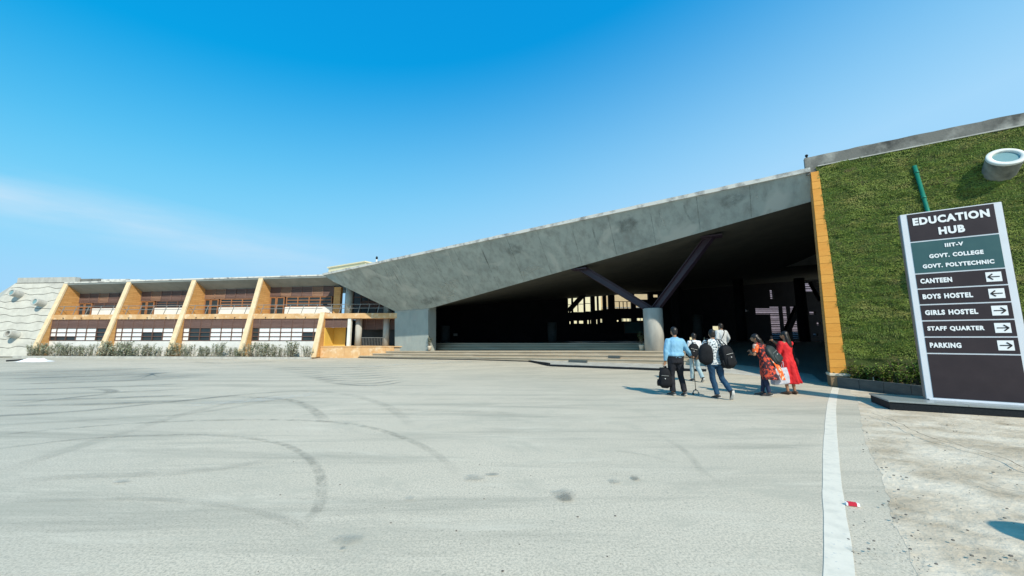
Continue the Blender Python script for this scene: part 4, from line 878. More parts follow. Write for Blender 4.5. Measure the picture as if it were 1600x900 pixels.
# leg
zl0 = .2; pl = R.atd(617, 548, 3.87); pr = R.atd(669, 548, 3.87)
mb = MB(); t_ = .80; sl0, sr0 = pl[0], pr[0]
mb.hexa([R.P(sl0, 3.87, zl0), R.P(sr0, 3.87, zl0), R.P(sr0, 3.87+t_, zl0), R.P(sl0, 3.87+t_, zl0), C1+V(0, 0, .01), C2+V(0, 0, .01), C2+R.n*t_+V(0, 0, .3), C1+R.n*t_+V(0, 0, .3)])
obj('leg_wall', mb, M['conc_leg'], hall, bevel=.02)
mb = MB(); mb.prism([R.P(sl0+.01, 3.85, 3.44), R.P(sr0-.01, 3.85, 3.46), R.P(sr0-.01, 3.85, 3.49), R.P(sl0+.01, 3.85, 3.47)], R.n*.03); obj('pour_joint', mb, M['conc_light'], hall)
# round column with two purple steel struts
col_s, col_d = R.atd(1023, 548, 4.25)[0], 4.25; ctop = R.atd(1023, 482, 4.25)[2]
v_t = thing('strut_column', R.P(col_s, col_d, .8), 'short round concrete column carrying two diverging purple steel struts', 'column')
mb = MB(); mb.tube([R.P(col_s, col_d, .3), R.P(col_s, col_d, ctop-.02), R.P(col_s, col_d, ctop)], [.46, .46, .445], 48); obj('round_column', mb, M['conc_light'], v_t, True)
def ibeam(mb, a, b, h, wd, up):
    t = (b-a).normalized(); y = (up-t*up.dot(t)).normalized(); x = t.cross(y); th = .035
    def bar(x0, x1, y0, y1): mb.hexa([a+x*x0+y*y0, a+x*x1+y*y0, a+x*x1+y*y1, a+x*x0+y*y1, b+x*x0+y*y0, b+x*x1+y*y0, b+x*x1+y*y1, b+x*x0+y*y1])
    bar(-wd/2, wd/2, -h/2, -h/2+th); bar(-wd/2, wd/2, h/2-th, h/2); bar(-.02, .02, -h/2+th, h/2-th)
for (u, v, d_) in ((907, 421.5, 3.0), (1112, 371, 3.0)):
    tp = Rp(u, v, d_)+V(0, 0, .12); b0 = R.P(col_s, col_d, ctop-.05)+(R.e*(-.12 if u < 1000 else .12))
    mb = MB(); ibeam(mb, b0, tp, .34, .27, V(0, 0, 1)); s_ = obj('steel_strut', mb, M['steel'], v_t)
    mb = MB(); c = tp-V(0, 0, .10); mb.hexa([c+R.e*x+R.n*y+V(0, 0, z) for z in (-.03, .03) for x, y in ((-.42, -.3), (.42, -.3), (.42, .3), (-.42, .3))]); obj('end_plate', mb, M['steel'], s_)
mb = MB(); c = R.P(col_s, col_d, ctop+.0); mb.hexa([c+R.e*x+R.n*y+V(0, 0, z) for z in (0, .04) for x, y in ((-.32, -.28), (.32, -.28), (.32, .28), (-.32, .28))]); obj('base_plate', mb, M['steel'], v_t)
# ------------------------------------------------------------------ steps and plaza
Tl = [(s_, 3.8, z) for s_, z in ((-29.5, .45), (-24.07, .56), (-20.8, .61), (-16.85, .69), (-12.7, .76), (-9.97, .81), (-5.98, .88), (-3.7, .92))]
Bl = [(-29.5, 2.45, .03), (-26.5, 2.45, .06), (-22.3, 2.5, .11), (-15.4, 2.5, .26), (-12, 2.5, .32), (-6.3, 2.6, .37), (-3.64, 2.6, .42)]
def lin(tab, s_, k):
    return lerp([(q[0], q[k]) for q in tab], s_)
sta = [-28.6, -26.5, -24.1, -22, -19, -16, -13.5, -11, -8.5, -6, -3.67]
flight = thing('stone_steps', R.P(-15, 3, .3), 'long flight of tan stone steps in front of the canopy', 'steps')
for k in range(3):
    mb = MB(); rr = []
    for s_ in sta:
        db, zb_, zt_ = lin(Bl, s_, 1), lin(Bl, s_, 2), lin(Tl, s_, 2); f0, f1 = k/3, (k+1)/3
        d0 = db+(3.8-db)*f0; d1 = 4.3; z0 = zb_+(zt_-zb_)*f0 - (.5 if k == 0 else .01); z1 = zb_+(zt_-zb_)*(f1)
        rr.append([R.P(s_, d0, z0), R.P(s_, d0, z1), R.P(s_, d1, z1), R.P(s_, d1, z0)])
    o = obj('step', MB().loft(rr), M['step'], flight, bevel=.012)
    mb = MB(); rr = [[R.P(s_, r_[1] and (lin(Bl, s_, 1)+(3.8-lin(Bl, s_, 1))*k/3)-.002, 0)+V(0, 0, (lin(Bl, s_, 2)+(lin(Tl, s_, 2)-lin(Bl, s_, 2))*(k+1)/3)-.055)]+[R.P(s_, (lin(Bl, s_, 1)+(3.8-lin(Bl, s_, 1))*k/3)-.030, (lin(Bl, s_, 2)+(lin(Tl, s_, 2)-lin(Bl, s_, 2))*(k+1)/3)-q) for q in (.055, .012)]+[R.P(s_, (lin(Bl, s_, 1)+(3.8-lin(Bl, s_, 1))*k/3)-.002, (lin(Bl, s_, 2)+(lin(Tl, s_, 2)-lin(Bl, s_, 2))*(k+1)/3)-.012)] for s_ in sta for r_ in [(0, 1)]]
    obj('nosing', MB().loft(rr), mat('pale_stone_nosing', (.52, .45, .34), (.44, .37, .27), 3, .7), o)
mb = MB(); rr = [[R.P(s_, 4.25, lin(Tl, s_, 2)-.3), R.P(s_, 4.25, lin(Tl, s_, 2)-.004), R.P(s_, 6.2, lin(Tl, s_, 2)-.004), R.P(s_, 6.2, lin(Tl, s_, 2)-.3)] for s_ in sta]
struct('plaza', MB().loft(rr), M['step'])
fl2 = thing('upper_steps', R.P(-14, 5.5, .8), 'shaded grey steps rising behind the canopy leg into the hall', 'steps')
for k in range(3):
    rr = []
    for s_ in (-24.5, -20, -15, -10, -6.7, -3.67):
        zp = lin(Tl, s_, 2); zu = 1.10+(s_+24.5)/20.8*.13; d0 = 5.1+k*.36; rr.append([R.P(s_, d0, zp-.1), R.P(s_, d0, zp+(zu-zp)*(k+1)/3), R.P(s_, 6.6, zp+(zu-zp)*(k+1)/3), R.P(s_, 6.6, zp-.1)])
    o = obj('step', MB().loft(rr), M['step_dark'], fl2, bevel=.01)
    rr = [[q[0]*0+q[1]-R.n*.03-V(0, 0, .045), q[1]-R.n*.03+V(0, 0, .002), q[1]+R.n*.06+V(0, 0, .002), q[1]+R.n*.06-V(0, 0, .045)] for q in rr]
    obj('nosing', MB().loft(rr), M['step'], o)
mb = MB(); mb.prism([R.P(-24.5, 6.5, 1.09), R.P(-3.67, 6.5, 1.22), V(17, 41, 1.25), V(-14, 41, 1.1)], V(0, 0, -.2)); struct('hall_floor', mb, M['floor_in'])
# apron with a dark kerb that stands forward of the steps
K = [R.P(*R.atd(829, 563, 2.45)), R.P(*R.atd(860, 573, 1.2)), R.P(*R.atd(1031, 577, 1.2)), R.P(*R.atd(1104, 577.5, 1.2))]
mb = MB(); back = [R.P(-12, 2.55, .33), R.P(-9.9, 2.6, .34), R.P(-5.3, 2.65, .35), R.P(-3.6, 2.65, .36)]
rr = [[V(k_.x, k_.y, -.1), V(k_.x, k_.y, G(k_.x, k_.y)+.09), b_, V(b_.x, b_.y, -.1)] for k_, b_ in zip(K, back)]
struct('raised_apron', MB().loft(rr), M['conc_light'])
ka = thing('kerb', K[1], 'low black kerb edging the raised apron behind the walkers', 'kerb')
for a, b in zip(K, K[1:]):
    n = max(1, int((b-a).length/1.2))
    for j in range(n):
        p, q = a+(b-a)*(j/n), a+(b-a)*((j+1)/n); t = (q-p).normalized(); o_ = V(t.y, -t.x, 0)*.14; g = t*.006
        mb = MB(); z0, z1 = -.05, max(G(p.x, p.y), G(q.x, q.y))+.075; mb.hexa([V(x.x, x.y, z) for z in (z0, z1) for x in (p+o_+g, q+o_-g, q-g, p+g)]); obj('kerb_stone', mb, M['granite'], ka, bevel=.01)
mb = MB(); rr = []
for s_ in sta[:7]+[-12.6, -11.95]:
    db = lin(Bl, s_, 1); p = R.P(s_, db-.03, 0); rr.append([R.P(s_, db-.05, -.05), R.P(s_, db-.05, G(p.x, p.y)+.045), R.P(s_, db, G(p.x, p.y)+.045), R.P(s_, db, -.05)])
tag(obj('dark_foot_strip', MB().loft(rr), M['granite']), 'thin dark strip along the foot of the long tan steps', 'kerb')  # narrow black strip following the foot of the steps
# two loose grey stone bars lying parallel to the steps
for (u0, u1, d_, z, la) in ((889, 917, 2.15, .30, 'larger dark grey stone bar lying on the apron below the steps'), (951, 969, 2.78, .535, 'smaller dark grey stone bar lying on the tan steps')):
    s0, s1 = R.atd(u0, 562, d_)[0], R.atd(u1, 562, d_)[0]; mb = MB(); mb.fbox(R, s0, s1, d_-.09, d_+.09, z, z+.12)
    tag(obj('stone_bar', mb, M['kerbgrey'], bevel=.01), la, 'stone bar', 'loose stone bars')
# drive-through ramp on the right, running into the hall
mb = MB(); ns, nd = 10, 16
def ramp(s_, d_):
    f = (s_+3.67)/3.6; f = max(0, min(1, f))
    z_in = 1.2; base = .27*(1-f)+.0*f; mid = .50*(1-f)+.10*f
    if d_ < 3.3: return base+(mid-base)*(d_-1.2)/2.1
    return mid+(z_in-mid)*sm(3.3, 16, d_)
for i in range(ns+1):
    for j in range(nd+1):
        s_ = -3.67+i*(3.6+1.2)/ns+(j/nd)**1.5*0; d_ = 1.2+28.8*(j/nd)**1.6
        s_ = s_ if d_ < 3 else s_+(d_-3)*.35*(i/ns); p = R.P(s_, d_, ramp(s_, d_))
        if j == 0: p.z = G(p.x, p.y)-.02
        mb.v.append(tuple(p))
mb.f = [(i*(nd+1)+j, (i+1)*(nd+1)+j, (i+1)*(nd+1)+j+1, i*(nd+1)+j+1) for i in range(ns) for j in range(nd)]
struct('drive_ramp', mb, mat('ramp_concrete', (.16, .18, .18), (.20, .22, .21), .8, .42, .003, 30, spec=.5), smooth=True)
# front lip of the ramp in pale concrete
mb = MB(); rr = []
for i in range(9):
    s_ = -3.67+i*.44; rr.append([R.P(s_, .9, 0)+V(0, 0, G(*R.P(s_, .9, 0)[:2])-.02), R.P(s_, 1.2, G(*R.P(s_, 1.2, 0)[:2])+.02), R.P(s_, 3.25, ramp(s_, 3.25)+.012), R.P(s_, 3.25, ramp(s_, 3.25)-.2)])
struct('ramp_lip', MB().loft(rr), M['conc_light'])
# ------------------------------------------------------------------ inside the hall
def wall_holes(name, x0, x1, z0, z1, Y, th, holes, m, parent):
    xs_ = sorted({x0, x1, *[h[0] for h in holes], *[h[1] for h in holes]}); zs_ = sorted({z0, z1, *[h[2] for h in holes], *[h[3] for h in holes]}); mb = MB()
    for a, b in zip(xs_, xs_[1:]):
        run = None
        for c, d in zip(zs_, zs_[1:]):
            cx, cz = (a+b)/2, (c+d)/2; hole = any(h[0] < cx < h[1] and h[2] < cz < h[3] for h in holes)
            if not hole: run = (run[0], d) if run else (c, d)
            if (hole or d == z1) and run: mb.box(a, b, Y, Y+th, run[0], run[1]); run = None
    return obj(name, mb, m, parent)
YB = 40.0
HOL = [(888, 893, 465, 488), (896, 912, 463, 487.5), (915, 923, 463, 486.5), (930, 933, 461.5, 485), (936, 942, 460.5, 484.5), (948, 950.5, 459, 483),
       (961, 986, 457.5, 482), (991.5, 1013, 459, 468), (1021, 1029, 460, 464.5), (994, 1002, 474, 481),
       (890, 892, 502, 506), (897, 902, 501, 505.5), (905, 912, 501, 505.5), (918, 920.5, 500, 506), (922.5, 924, 500, 505.5), (932, 934, 499, 506), (938.5, 942, 498, 504), (964, 967.5, 500, 502.5), (972, 987, 497.5, 502), (995, 1006, 497, 501),
       (1078, 1084, 527, 532), (1091, 1103, 527, 532), (1114, 1125, 509.5, 516),
       (1181, 1205, 481, 491), (1207, 1246, 479, 529), (1204, 1209, 453, 468), (1257, 1281, 441, 455), (1265, 1275, 487, 491), (1276.5, 1282.5, 503, 508), (1271, 1278.5, 521, 525), (1153, 1170, 484, 487)]
hw = []
for (u0, u1, v0, v1) in HOL:
    a, b = atY(u0, v1, YB), atY(u1, v0, YB); hw.append((a.x, b.x, a.z, b.z))
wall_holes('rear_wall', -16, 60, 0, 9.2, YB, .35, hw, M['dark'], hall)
# mullions in the larger holes
mb = MB()
for u in (903, 968, 974, 980, 1222, 1234):
    a, b = atY(u-.5, 487, YB), atY(u+.5, 462 if u < 1000 else 479, YB); z0 = b.z if u < 1000 else 0
    if u in (968, 974, 980): a, b = atY(u-.35, 482, YB), atY(u+.35, 471, YB)
    if u > 1200: a = atY(u-.4, 529, YB)
    mb = MB(); mb.box(a.x, b.x, YB+.02, YB+.1, a.z, b.z); obj('mullion', mb, M['dark'], hall)
for (u0, u1, v) in ((896, 912, 475), (961, 986, 471), (915, 923, 474), (888, 893, 476), (1207, 1246, 492), (1207, 1246, 507)):
    a, b = atY(u0, v+.4, YB), atY(u1, v-.4, YB); mb = MB(); mb.box(a.x, b.x, YB+.1, YB+.16, a.z, b.z); obj('transom', mb, M['dark'], hall)
for (u, v0, v1) in ((695, 509, 539), (863, 504, 538), (1092, 492, 531), (1060, 470, 534), (1160, 440, 532), (1258, 400, 530)):
    Yc = 34; a, b = atY(u, v1, Yc), atY(u, v0, Yc); mb = MB(); mb.tube([V(a.x, Yc, .9), V(a.x, Yc, b.z if u in (695, 863, 1092) else 7)], .42, 20)
    obj('hall_column', mb, M['kerbgrey'] if u in (695, 863, 1092) else M['dark'], hall, True)
# inner strut frames
for (u0, v0, u1, v1) in ((1224, 530, 1247, 478), (888, 486, 914, 458), (1285, 470, 1268, 440)):
    a, b = atY(u0, v0, 37), atY(u1, v1, 37); mb = MB(); ibeam(mb, a, b, .5, .45, V(0, 1, 0)); obj('inner_strut', mb, M['dark'], hall)
# side wall on the right, inside of the turf building
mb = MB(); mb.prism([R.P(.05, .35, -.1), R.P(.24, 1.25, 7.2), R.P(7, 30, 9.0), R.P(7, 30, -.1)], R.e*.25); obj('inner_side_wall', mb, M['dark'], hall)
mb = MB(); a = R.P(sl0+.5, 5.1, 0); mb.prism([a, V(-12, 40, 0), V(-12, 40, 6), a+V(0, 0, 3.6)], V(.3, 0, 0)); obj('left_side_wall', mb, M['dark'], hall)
# notices on the walls
def placard(u0, u1, v0, v1, Y, m, name, label, cat, grp=None, fr=None):
    a, b = atY(u0, v1, Y), atY(u1, v0, Y); t = thing(name, (a.x, Y, a.z), label, cat, grp); mb = MB(); mb.box(a.x, b.x, Y-.05, Y, a.z, b.z); obj('face', mb, m, t)
    mb = MB()
    for q in ((a.x-.05, a.x, a.z-.05, b.z+.05), (b.x, b.x+.05, a.z-.05, b.z+.05), (a.x, b.x, a.z-.05, a.z), (a.x, b.x, b.z, b.z+.05)): mb.box(q[0], q[1], Y-.07, Y+.01, q[2], q[3])
    obj('border', mb, fr or M['frame'], t)
placard(976, 1004, 503.5, 520.5, 39.7, M['board'], 'notice_board', 'wide teal notice board deep inside the hall, left of the round column', 'notice board')
placard(708.5, 715, 521, 525, 39.4, M['conc_light'], 'wall_notice', 'small pale notice on the dark hall wall right of the leg', 'notice', fr=M['dark'])
# sunlit courtyard building beyond
cy = thing('courtyard_building', (8, 56, 0), 'sunlit cream building with tan roof seen through the openings of the hall', 'building')
mb = MB(); mb.box(4.5, 13.5, 56, 62, 0, 8.2); obj('cream_wall', mb, M['cream'], cy)
mb = MB(); mb.box(13.6, 34, 58, 66, 0, 6.0); obj('low_wall', mb, M['cream'], cy)
mb = MB(); mb.prism([V(13.6, 57.5, 6.0), V(34, 57.5, 6.0), V(34, 57.5, 8.6), V(15.5, 57.5, 9.4), V(13.6, 57.5, 8.6)], V(0, 8, 0)); obj('gable', mb, M['tan'], cy)
for k in range(16):
    mb = MB(); x = 14+k*.55; mb.box(x, x+.12, 56.8, 56.9, 4.9, 6.1); obj('balcony_bar', mb, M['rail'], cy)
mb = MB(); mb.box(13.8, 23, 56.78, 56.92, 6.1, 6.2); obj('balcony_rail', mb, M['rail'], cy)
ls = thing('louvered_screen', (36, 50, 0), 'pale louvered screen seen through the far opening behind the woman in red', 'screen')
lavender = mat('pale_mauve_slat', (.30, .25, .32), (.20, .17, .22), 3, .6)
a, b = atY(1175, 532, 50), atY(1290, 436, 50)
for k in range(34):
    mb = MB(); z = a.z+(b.z-a.z)*k/34; h = (b.z-a.z)/34*(.45+.25*((k*7) % 3 == 0)); mb.box(a.x, b.x, 50, 50.04, z, z+h); obj('slat', mb, lavender, ls)
mb = MB()
for k in range(12): x = a.x+(b.x-a.x)*k/11; mb.box(x-.06, x+.06, 50.06, 50.14, 0, b.z+.2)
tag(obj('post', mb, M['dark'], ls), kind='stuff'); mb = MB(); mb.box(a.x-.3, b.x+.3, 50.3, 50.4, 0, b.z+.3); obj('backing', mb, M['dark'], ls)
# ------------------------------------------------------------------ turf-covered building on the right
tb_ = thing('turf_building', R.P(3, 0, 0), 'building with a steep turf-covered wall, orange tiled edge and grey parapet', 'building')
zT = lambda s_: R.atd(1278, 260, 1.0)[2]+(s_-R.atd(1278, 260, 1.0)[0])*(R.atd(1600, 196, 1.0)[2]-R.atd(1278, 260, 1.0)[2])/(R.atd(1600, 196, 1.0)[0]-R.atd(1278, 260, 1.0)[0])
zP = lambda s_: R.atd(1268, 245, 1.02)[2]+(s_-R.atd(1268, 245, 1.02)[0])*(R.atd(1600, 176, 1.02)[2]-R.atd(1268, 245, 1.02)[2])/(R.atd(1600, 176, 1.02)[0]-R.atd(1268, 245, 1.02)[0])
print('turf top', zT(0), zT(4), 'parapet', zP(0), zP(4))
bw = 1.0/zT(.3)
def lump(s_, z):
    return +.045*mnoise.noise(V(s_*1.8, z*4.5, 0))+.035*mnoise.noise(V(s_*3.2, z*12, 4))+.03*mnoise.noise(V(s_*8, z*30, 9))
SE = 14.0
mb = MB(); na, nz = 150, 150
sv = [.30+(SE-.3)*((i/na)**1.3) for i in range(na+1)]
for s_ in sv:
    for j in range(nz+1): z = .05+(zT(s_)-.05)*j/nz; mb.v.append(tuple(R.P(s_+(.1*z/7.3 if s_ < .31 else 0), z*bw-lump(s_, z)-.02, z)))
mb.f = [(i*(nz+1)+j, (i+1)*(nz+1)+j, (i+1)*(nz+1)+j+1, i*(nz+1)+j+1) for i in range(na) for j in range(nz)]
obj('turf_wall', mb, M['turf_base'], tb_, True)
# grass blades on the wall
def blades(N, s0, s1, rs, big=1.0):
    g = np.random.default_rng(rs); S_ = g.uniform(s0, s1, N); tz = np.array([zT(s0), zT(s1)]); Z = g.uniform(.25, 1, N)*0+g.uniform(0.12, 1, N)*(tz[0]+(tz[1]-tz[0])*(S_-s0)/(s1-s0))
    cl = np.array([mnoise.noise(V(a*3.1, b*6.2, 2.0)) for a, b in zip(S_, Z)]); cl2 = np.array([mnoise.noise(V(a*1.1, b*1.5, 7.0)) for a, b in zip(S_, Z)]); lm = np.array([lump(a, b) for a, b in zip(S_, Z)])
    keep = g.random(N) < np.clip(.78+.9*cl, .25, 1); S_, Z, cl, cl2, lm = S_[keep], Z[keep], cl[keep], cl2[keep], lm[keep]; N = len(S_)
    ln = (.055+.045*g.random(N)+.045*np.clip(cl, 0, 1))*big; ang = g.choice([-1, 1], N)*g.normal(1.15, .45, N)+.7*cl2*2; wd = g.uniform(.004, .0085, N)*big
    e, n_, o = np.array(R.e), np.array(R.n), np.array(R.O); up = np.array([0, 0, 1.])
    base = o+S_[:, None]*e+(Z*bw-lm-.015)[:, None]*n_+Z[:, None]*up
    sd = np.sin(ang)[:, None]*e; out_ = -n_*g.uniform(.35, .9, N)[:, None]; dz = np.cos(ang)[:, None]*up*g.choice([-1, -.6, .5, 1], N, p=[.42, .2, .18, .2])[:, None]
    d1 = out_*.9+sd*.5+dz*.35; d2 = out_*.25+sd*.8+dz-up*.35
    mid = base+d1*ln[:, None]*.5; tip = mid+d2*ln[:, None]*.6
    perp = np.cos(ang)[:, None]*e-np.sin(ang)[:, None]*up; perp = perp*wd[:, None]
    v = np.stack([base-perp, base+perp, mid+perp*.8, mid-perp*.8, tip], 1).reshape(-1, 3)
    i = np.arange(N)*5; return v, i
mid_ = bpy.data.meshes.new('grass_blades'); VV, II, b0 = [], [], 0
for args in ((150000, .32, 5.2, 1, 1.0), (45000, 5.2, 14, 2, 1.7)):
    v, i = blades(*args); VV.append(v); II.append(i+b0); b0 += len(v)
VV = np.concatenate(VV)-np.array(WM[tb_.name].translation); i = np.concatenate(II); N = len(i)
lp = np.stack([i, i+1, i+2, i+3, i+3, i+2, i+4], 1).reshape(-1)
mid_.vertices.add(len(VV)); mid_.vertices.foreach_set('co', VV.reshape(-1)); mid_.loops.add(len(lp)); mid_.loops.foreach_set('vertex_index', lp.astype(np.int32)); mid_.polygons.add(2*N)
mid_.polygons.foreach_set('loop_start', np.stack([np.arange(N)*7, np.arange(N)*7+4], 1).reshape(-1).astype(np.int32)); mid_.update(calc_edges=True); mid_.validate()
go = link('grass_blades', mid_, tb_, WM[tb_.name]); mid_.materials.append(M['grass']); go['kind'] = 'stuff'
# parapet
mb = MB(); ss = [.02+14*k/10 for k in range(11)]
mb.loft([[R.P(q, 1.0, zT(q)-.25), R.P(q, 1.0, zP(q)+.03*mnoise.noise(V(q*2.3, 1, 1))), R.P(q, 1.2, zP(q)+.03*mnoise.noise(V(q*2.3, 1, 1))), R.P(q, 1.2, zT(q)-.25)] for q in [.02+14*k/70 for k in range(71)]]); obj('parapet', mb, M['parapet'], tb_)
mb = MB(); mb.loft([[R.P(q, .94, zT(q)-.02), R.P(q, .94, zT(q)+.015), R.P(q, 1.0, zT(q)+.015), R.P(q, 1.0, zT(q)-.02)] for q in [.35+14*k/10 for k in range(11)]]); obj('parapet_ledge', mb, M['conc_light'], tb_)
mb = MB(); mb.fbox(R, .3, SE, 1.2, 20, zT(5)-.6, zT(5)-.4); obj('roof', mb, M['conc_light'], tb_)
mb = MB(); mb.fbox(R, SE-.3, SE, .2, 20, 0, zT(5)-.5); obj('end_wall', mb, M['conc_light'], tb_)
tpk = R.P(.10, 1.08, zP(.1)); mb = MB(); mb.tube([tpk, tpk+V(0, 0, .07)], .03, 10); mb.ball(tpk+V(0, 0, .10), .05, 10, 6); obj('parapet_knob', mb, M['granite'], tb_, True)
# tiled orange edge strip
fs0 = lambda z: (-.08+(.15+.08)*z/7.2); fs1 = lambda z: (.31+(.36-.31)*z/7.2)
edge_part = obj('tiled_edge', MB().prism([R.P(fs0(.42), .03+.42*bw, .42), R.P(fs1(.42), .03+.42*bw, .42), R.P(fs1(7.3), .03+7.3*bw, 7.3), R.P(fs0(7.3), .03+7.3*bw, 7.3)], R.n*.45), M['tile'], tb_)
z = .42; k = 0
while z < 7.28:
    h = [.17, .25, .20, .28, .22][k % 5]; z2 = min(z+h, 7.30); g = .0015; q = .006*((k*37) % 3); mb = MB()
    mb.hexa([R.P(fs0(z)-.01, z*bw-.05-q, z+g), R.P(fs1(z), z*bw-.05-q, z+g), R.P(fs1(z), z*bw+.03, z+g), R.P(fs0(z)-.01, z*bw+.03, z+g), R.P(fs0(z2)-.01, z2*bw-.05-q, z2-g), R.P(fs1(z2), z2*bw-.05-q, z2-g), R.P(fs1(z2), z2*bw+.03, z2-g), R.P(fs0(z2)-.01, z2*bw+.03, z2-g)])
    obj('tile', mb, M['tile_piece'][(k*5+k//3) % 4], edge_part); z = z2; k += 1
mb = MB(); mb.fbox(R, -.10, .36, -.08, .5, -.05, .34); obj('edge_base', mb, mat('brown_stone_base', (.30, .20, .11), (.24, .16, .09), 5, .7), tb_, bevel=.008)
mb = MB(); mb.fbox(R, -.12, .38, -.10, .5, .342, .42); obj('base_cap', mb, mat('cream_cap', (.72, .64, .50), (.66, .58, .45), 5, .7), tb_, bevel=.01)
# tubes in the turf
def wall_pt(u, v):
    z = 4.0
    for _ in range(10): s_, d_, z = R.atd(u, v, z*bw)
    return R.P(s_, z*bw, z)
ax = -R.n*math.cos(R_(33))+V(0, 0, math.sin(R_(33)))
c = wall_pt(1570, 243); b_ = Rp(1572, 244.5, R.loc(c)[1]-.46)-ax*.55
tube_fixture(R, b_, ax, .365, .55, 'big round skylight tube with a white rim high in the turf wall', 'tubes in the turf wall', M['ringwhite'], M['lens'], M['tubeconc'])
c = wall_pt(1466, 418); tube_fixture(R, c, ax, .38, .42, 'round skylight tube mostly hidden behind the direction sign', 'tubes in the turf wall', M['ringwhite'], M['lens'], M['tubeconc'])
pipe_a, pipe_b = wall_pt(1427, 261)-R.n*.09, wall_pt(1450, 338)-R.n*.07; pb_ = pipe_a+(pipe_b-pipe_a)*3.4
gp = thing('green_pipe', pb_, 'thin green plastic pipe running down the turf wall behind the direction sign', 'pipe')
mb = MB(); mb.tube([pipe_a, pb_], .052, 14); obj('pipe', mb, M['green_pipe'], gp, True)
for k in range(7):
    p = pipe_a+(pb_-pipe_a)*(.04+k*.15); t = (pb_-pipe_a).normalized(); mb = MB(); mb.tube([p-t*.03, p+t*.03], .062, 14); obj('pipe_collar', mb, M['green_pipe'], gp, True)
# planter wedge with dark kerb
ka_, kb_ = gz(1309, 605.5), gz(1446.5, 623.5); kd = (kb_-ka_).normalized(); kc_ = kb_+kd*.35; ko = V(-kd.y, kd.x, 0)
pl_ = thing('planter', ka_, 'wedge-shaped planter with a dark grey kerb at the foot of the turf wall', 'planter')
for j in range(4):
    L_ = (kc_-ka_).length; p, q = ka_+kd*(L_*j/4+.004), ka_+kd*(L_*(j+1)/4-.004); mb = MB(); mb.hexa([x+V(0, 0, z) for z in (-.02, .31) for x in (p, q, q+ko*.13, p+ko*.13)]); obj('kerb_stone', mb, M['kerbgrey'], pl_, bevel=.008)
pe_ = kc_+R.e*4
mb = MB(); mb.prism([kc_, pe_, pe_+R.n*.13, kc_+R.n*.13], V(0, 0, .31)); obj('front_kerb', mb, M['kerbgrey'], pl_)
w0, w1 = R.P(.38, .1, 0), R.P(5.5, .1, 0)
mb = MB(); n = 14
P4 = [ka_+ko*.12, kc_+ko*.12+R.n*.1, pe_+R.n*.12, w1, w0]
mb = MB(); mb.v = [(p.x, p.y, .24) for p in P4]+[(p.x, p.y, 0) for p in P4]; mb.f = [(0, 1, 2, 3, 4)]+[(i, (i+1) % 5, 5+(i+1) % 5, 5+i) for i in range(5)]
obj('soil', mb, M['soil'], pl_)
# ------------------------------------------------------------------ plants
def leaf(mb, p, d, ln, wd, droop=.3):
    d = d.normalized(); s_ = d.cross(V(0, 0, 1)); s_ = s_.normalized() if s_.length > .01 else V(1, 0, 0); m_ = p+d*ln*.5; t = p+d*ln-V(0, 0, droop*ln); u_ = s_.cross(d)*wd*.25
    mb.add([p, m_+s_*wd+u_, t, m_-s_*wd+u_, m_], [(0, 1, 4), (1, 2, 4), (2, 3, 4), (3, 0, 4)])
def make_plant(h, nst, nl, ll, lw, spread, seed, dens_from=.25, bs=None):
    r = random.Random(seed); st, lf = MB(), MB()
    for k in range(nst):
        a = r.uniform(0, 6.28); q = r.uniform(.15, 1)*spread; hh = h*r.uniform(.6, 1.0); b = V(r.gauss(0, .03), r.gauss(0, .03), 0)*(1 if bs is None else bs/.03); tip = b+V(math.cos(a)*q, math.sin(a)*q, hh); m_ = b+(tip-b)*.5+V(0, 0, hh*.08)
        c = catmull([b, m_, tip], 5); st.tube(c, [.008*(1-i/len(c)*.6) for i in range(len(c))], 5)
        for j in range(nl):
            t = dens_from+(1-dens_from)*r.random(); p = c[min(len(c)-1, int(t*(len(c)-1)))]+V(r.gauss(0, .02), r.gauss(0, .02), r.gauss(0, .03)); an = r.uniform(0, 6.28)
            leaf(lf, p, V(math.cos(an), math.sin(an), r.uniform(-.1, 1.1)), ll*r.uniform(.6, 1.2), lw*r.uniform(.7, 1.2), r.uniform(0, .4))
    return st.mesh('stems'), lf.mesh('leaves')
def plant(name, base, ms, rz, sc_, label, cat, group, lm):
    T = thing(name, base, label, cat, group, rz)
    for nm, me, m in (('stems', ms[0], M['stem']), ('leaves', ms[1], lm)):
        if not me.materials: me.materials.append(m)
        inst(nm, me, T, WM[T.name] @ Matrix.Scale(sc_, 4))
    return T
sh = [make_plant(.98, 17, 36, .15, .028, .34, 10+k, .05, .17) for k in range(4)]
ORD = ['first', 'second', 'third', 'fourth', 'fifth', 'sixth', 'seventh', 'eighth', 'ninth']
bayn = ['leftmost', 'second', 'third', 'fourth']
for i in range(4):
    a = -SP*(4-i)
    for k in range(9):
        q = a+.15+k*.62+random.uniform(-.22, .22); plant('dusty_shrub', L.P(q, -.15+random.uniform(-.15, .15), .1), sh[(i+k) % 4], random.uniform(0, 6), random.choice([.8, .95, 1.12, 1.25])*random.uniform(.92, 1.06), 'dusty grey-green shrub, %s from the left in the bed of the %s bay' % (ORD[k], bayn[i]), 'shrub', 'shrubs along the %s bay of the left wing' % bayn[i], M['leaf_grey'])
gp_ = [make_plant(.50, 9, 20, .095, .024, .20, 40+k, .1) for k in range(4)]
k = 0
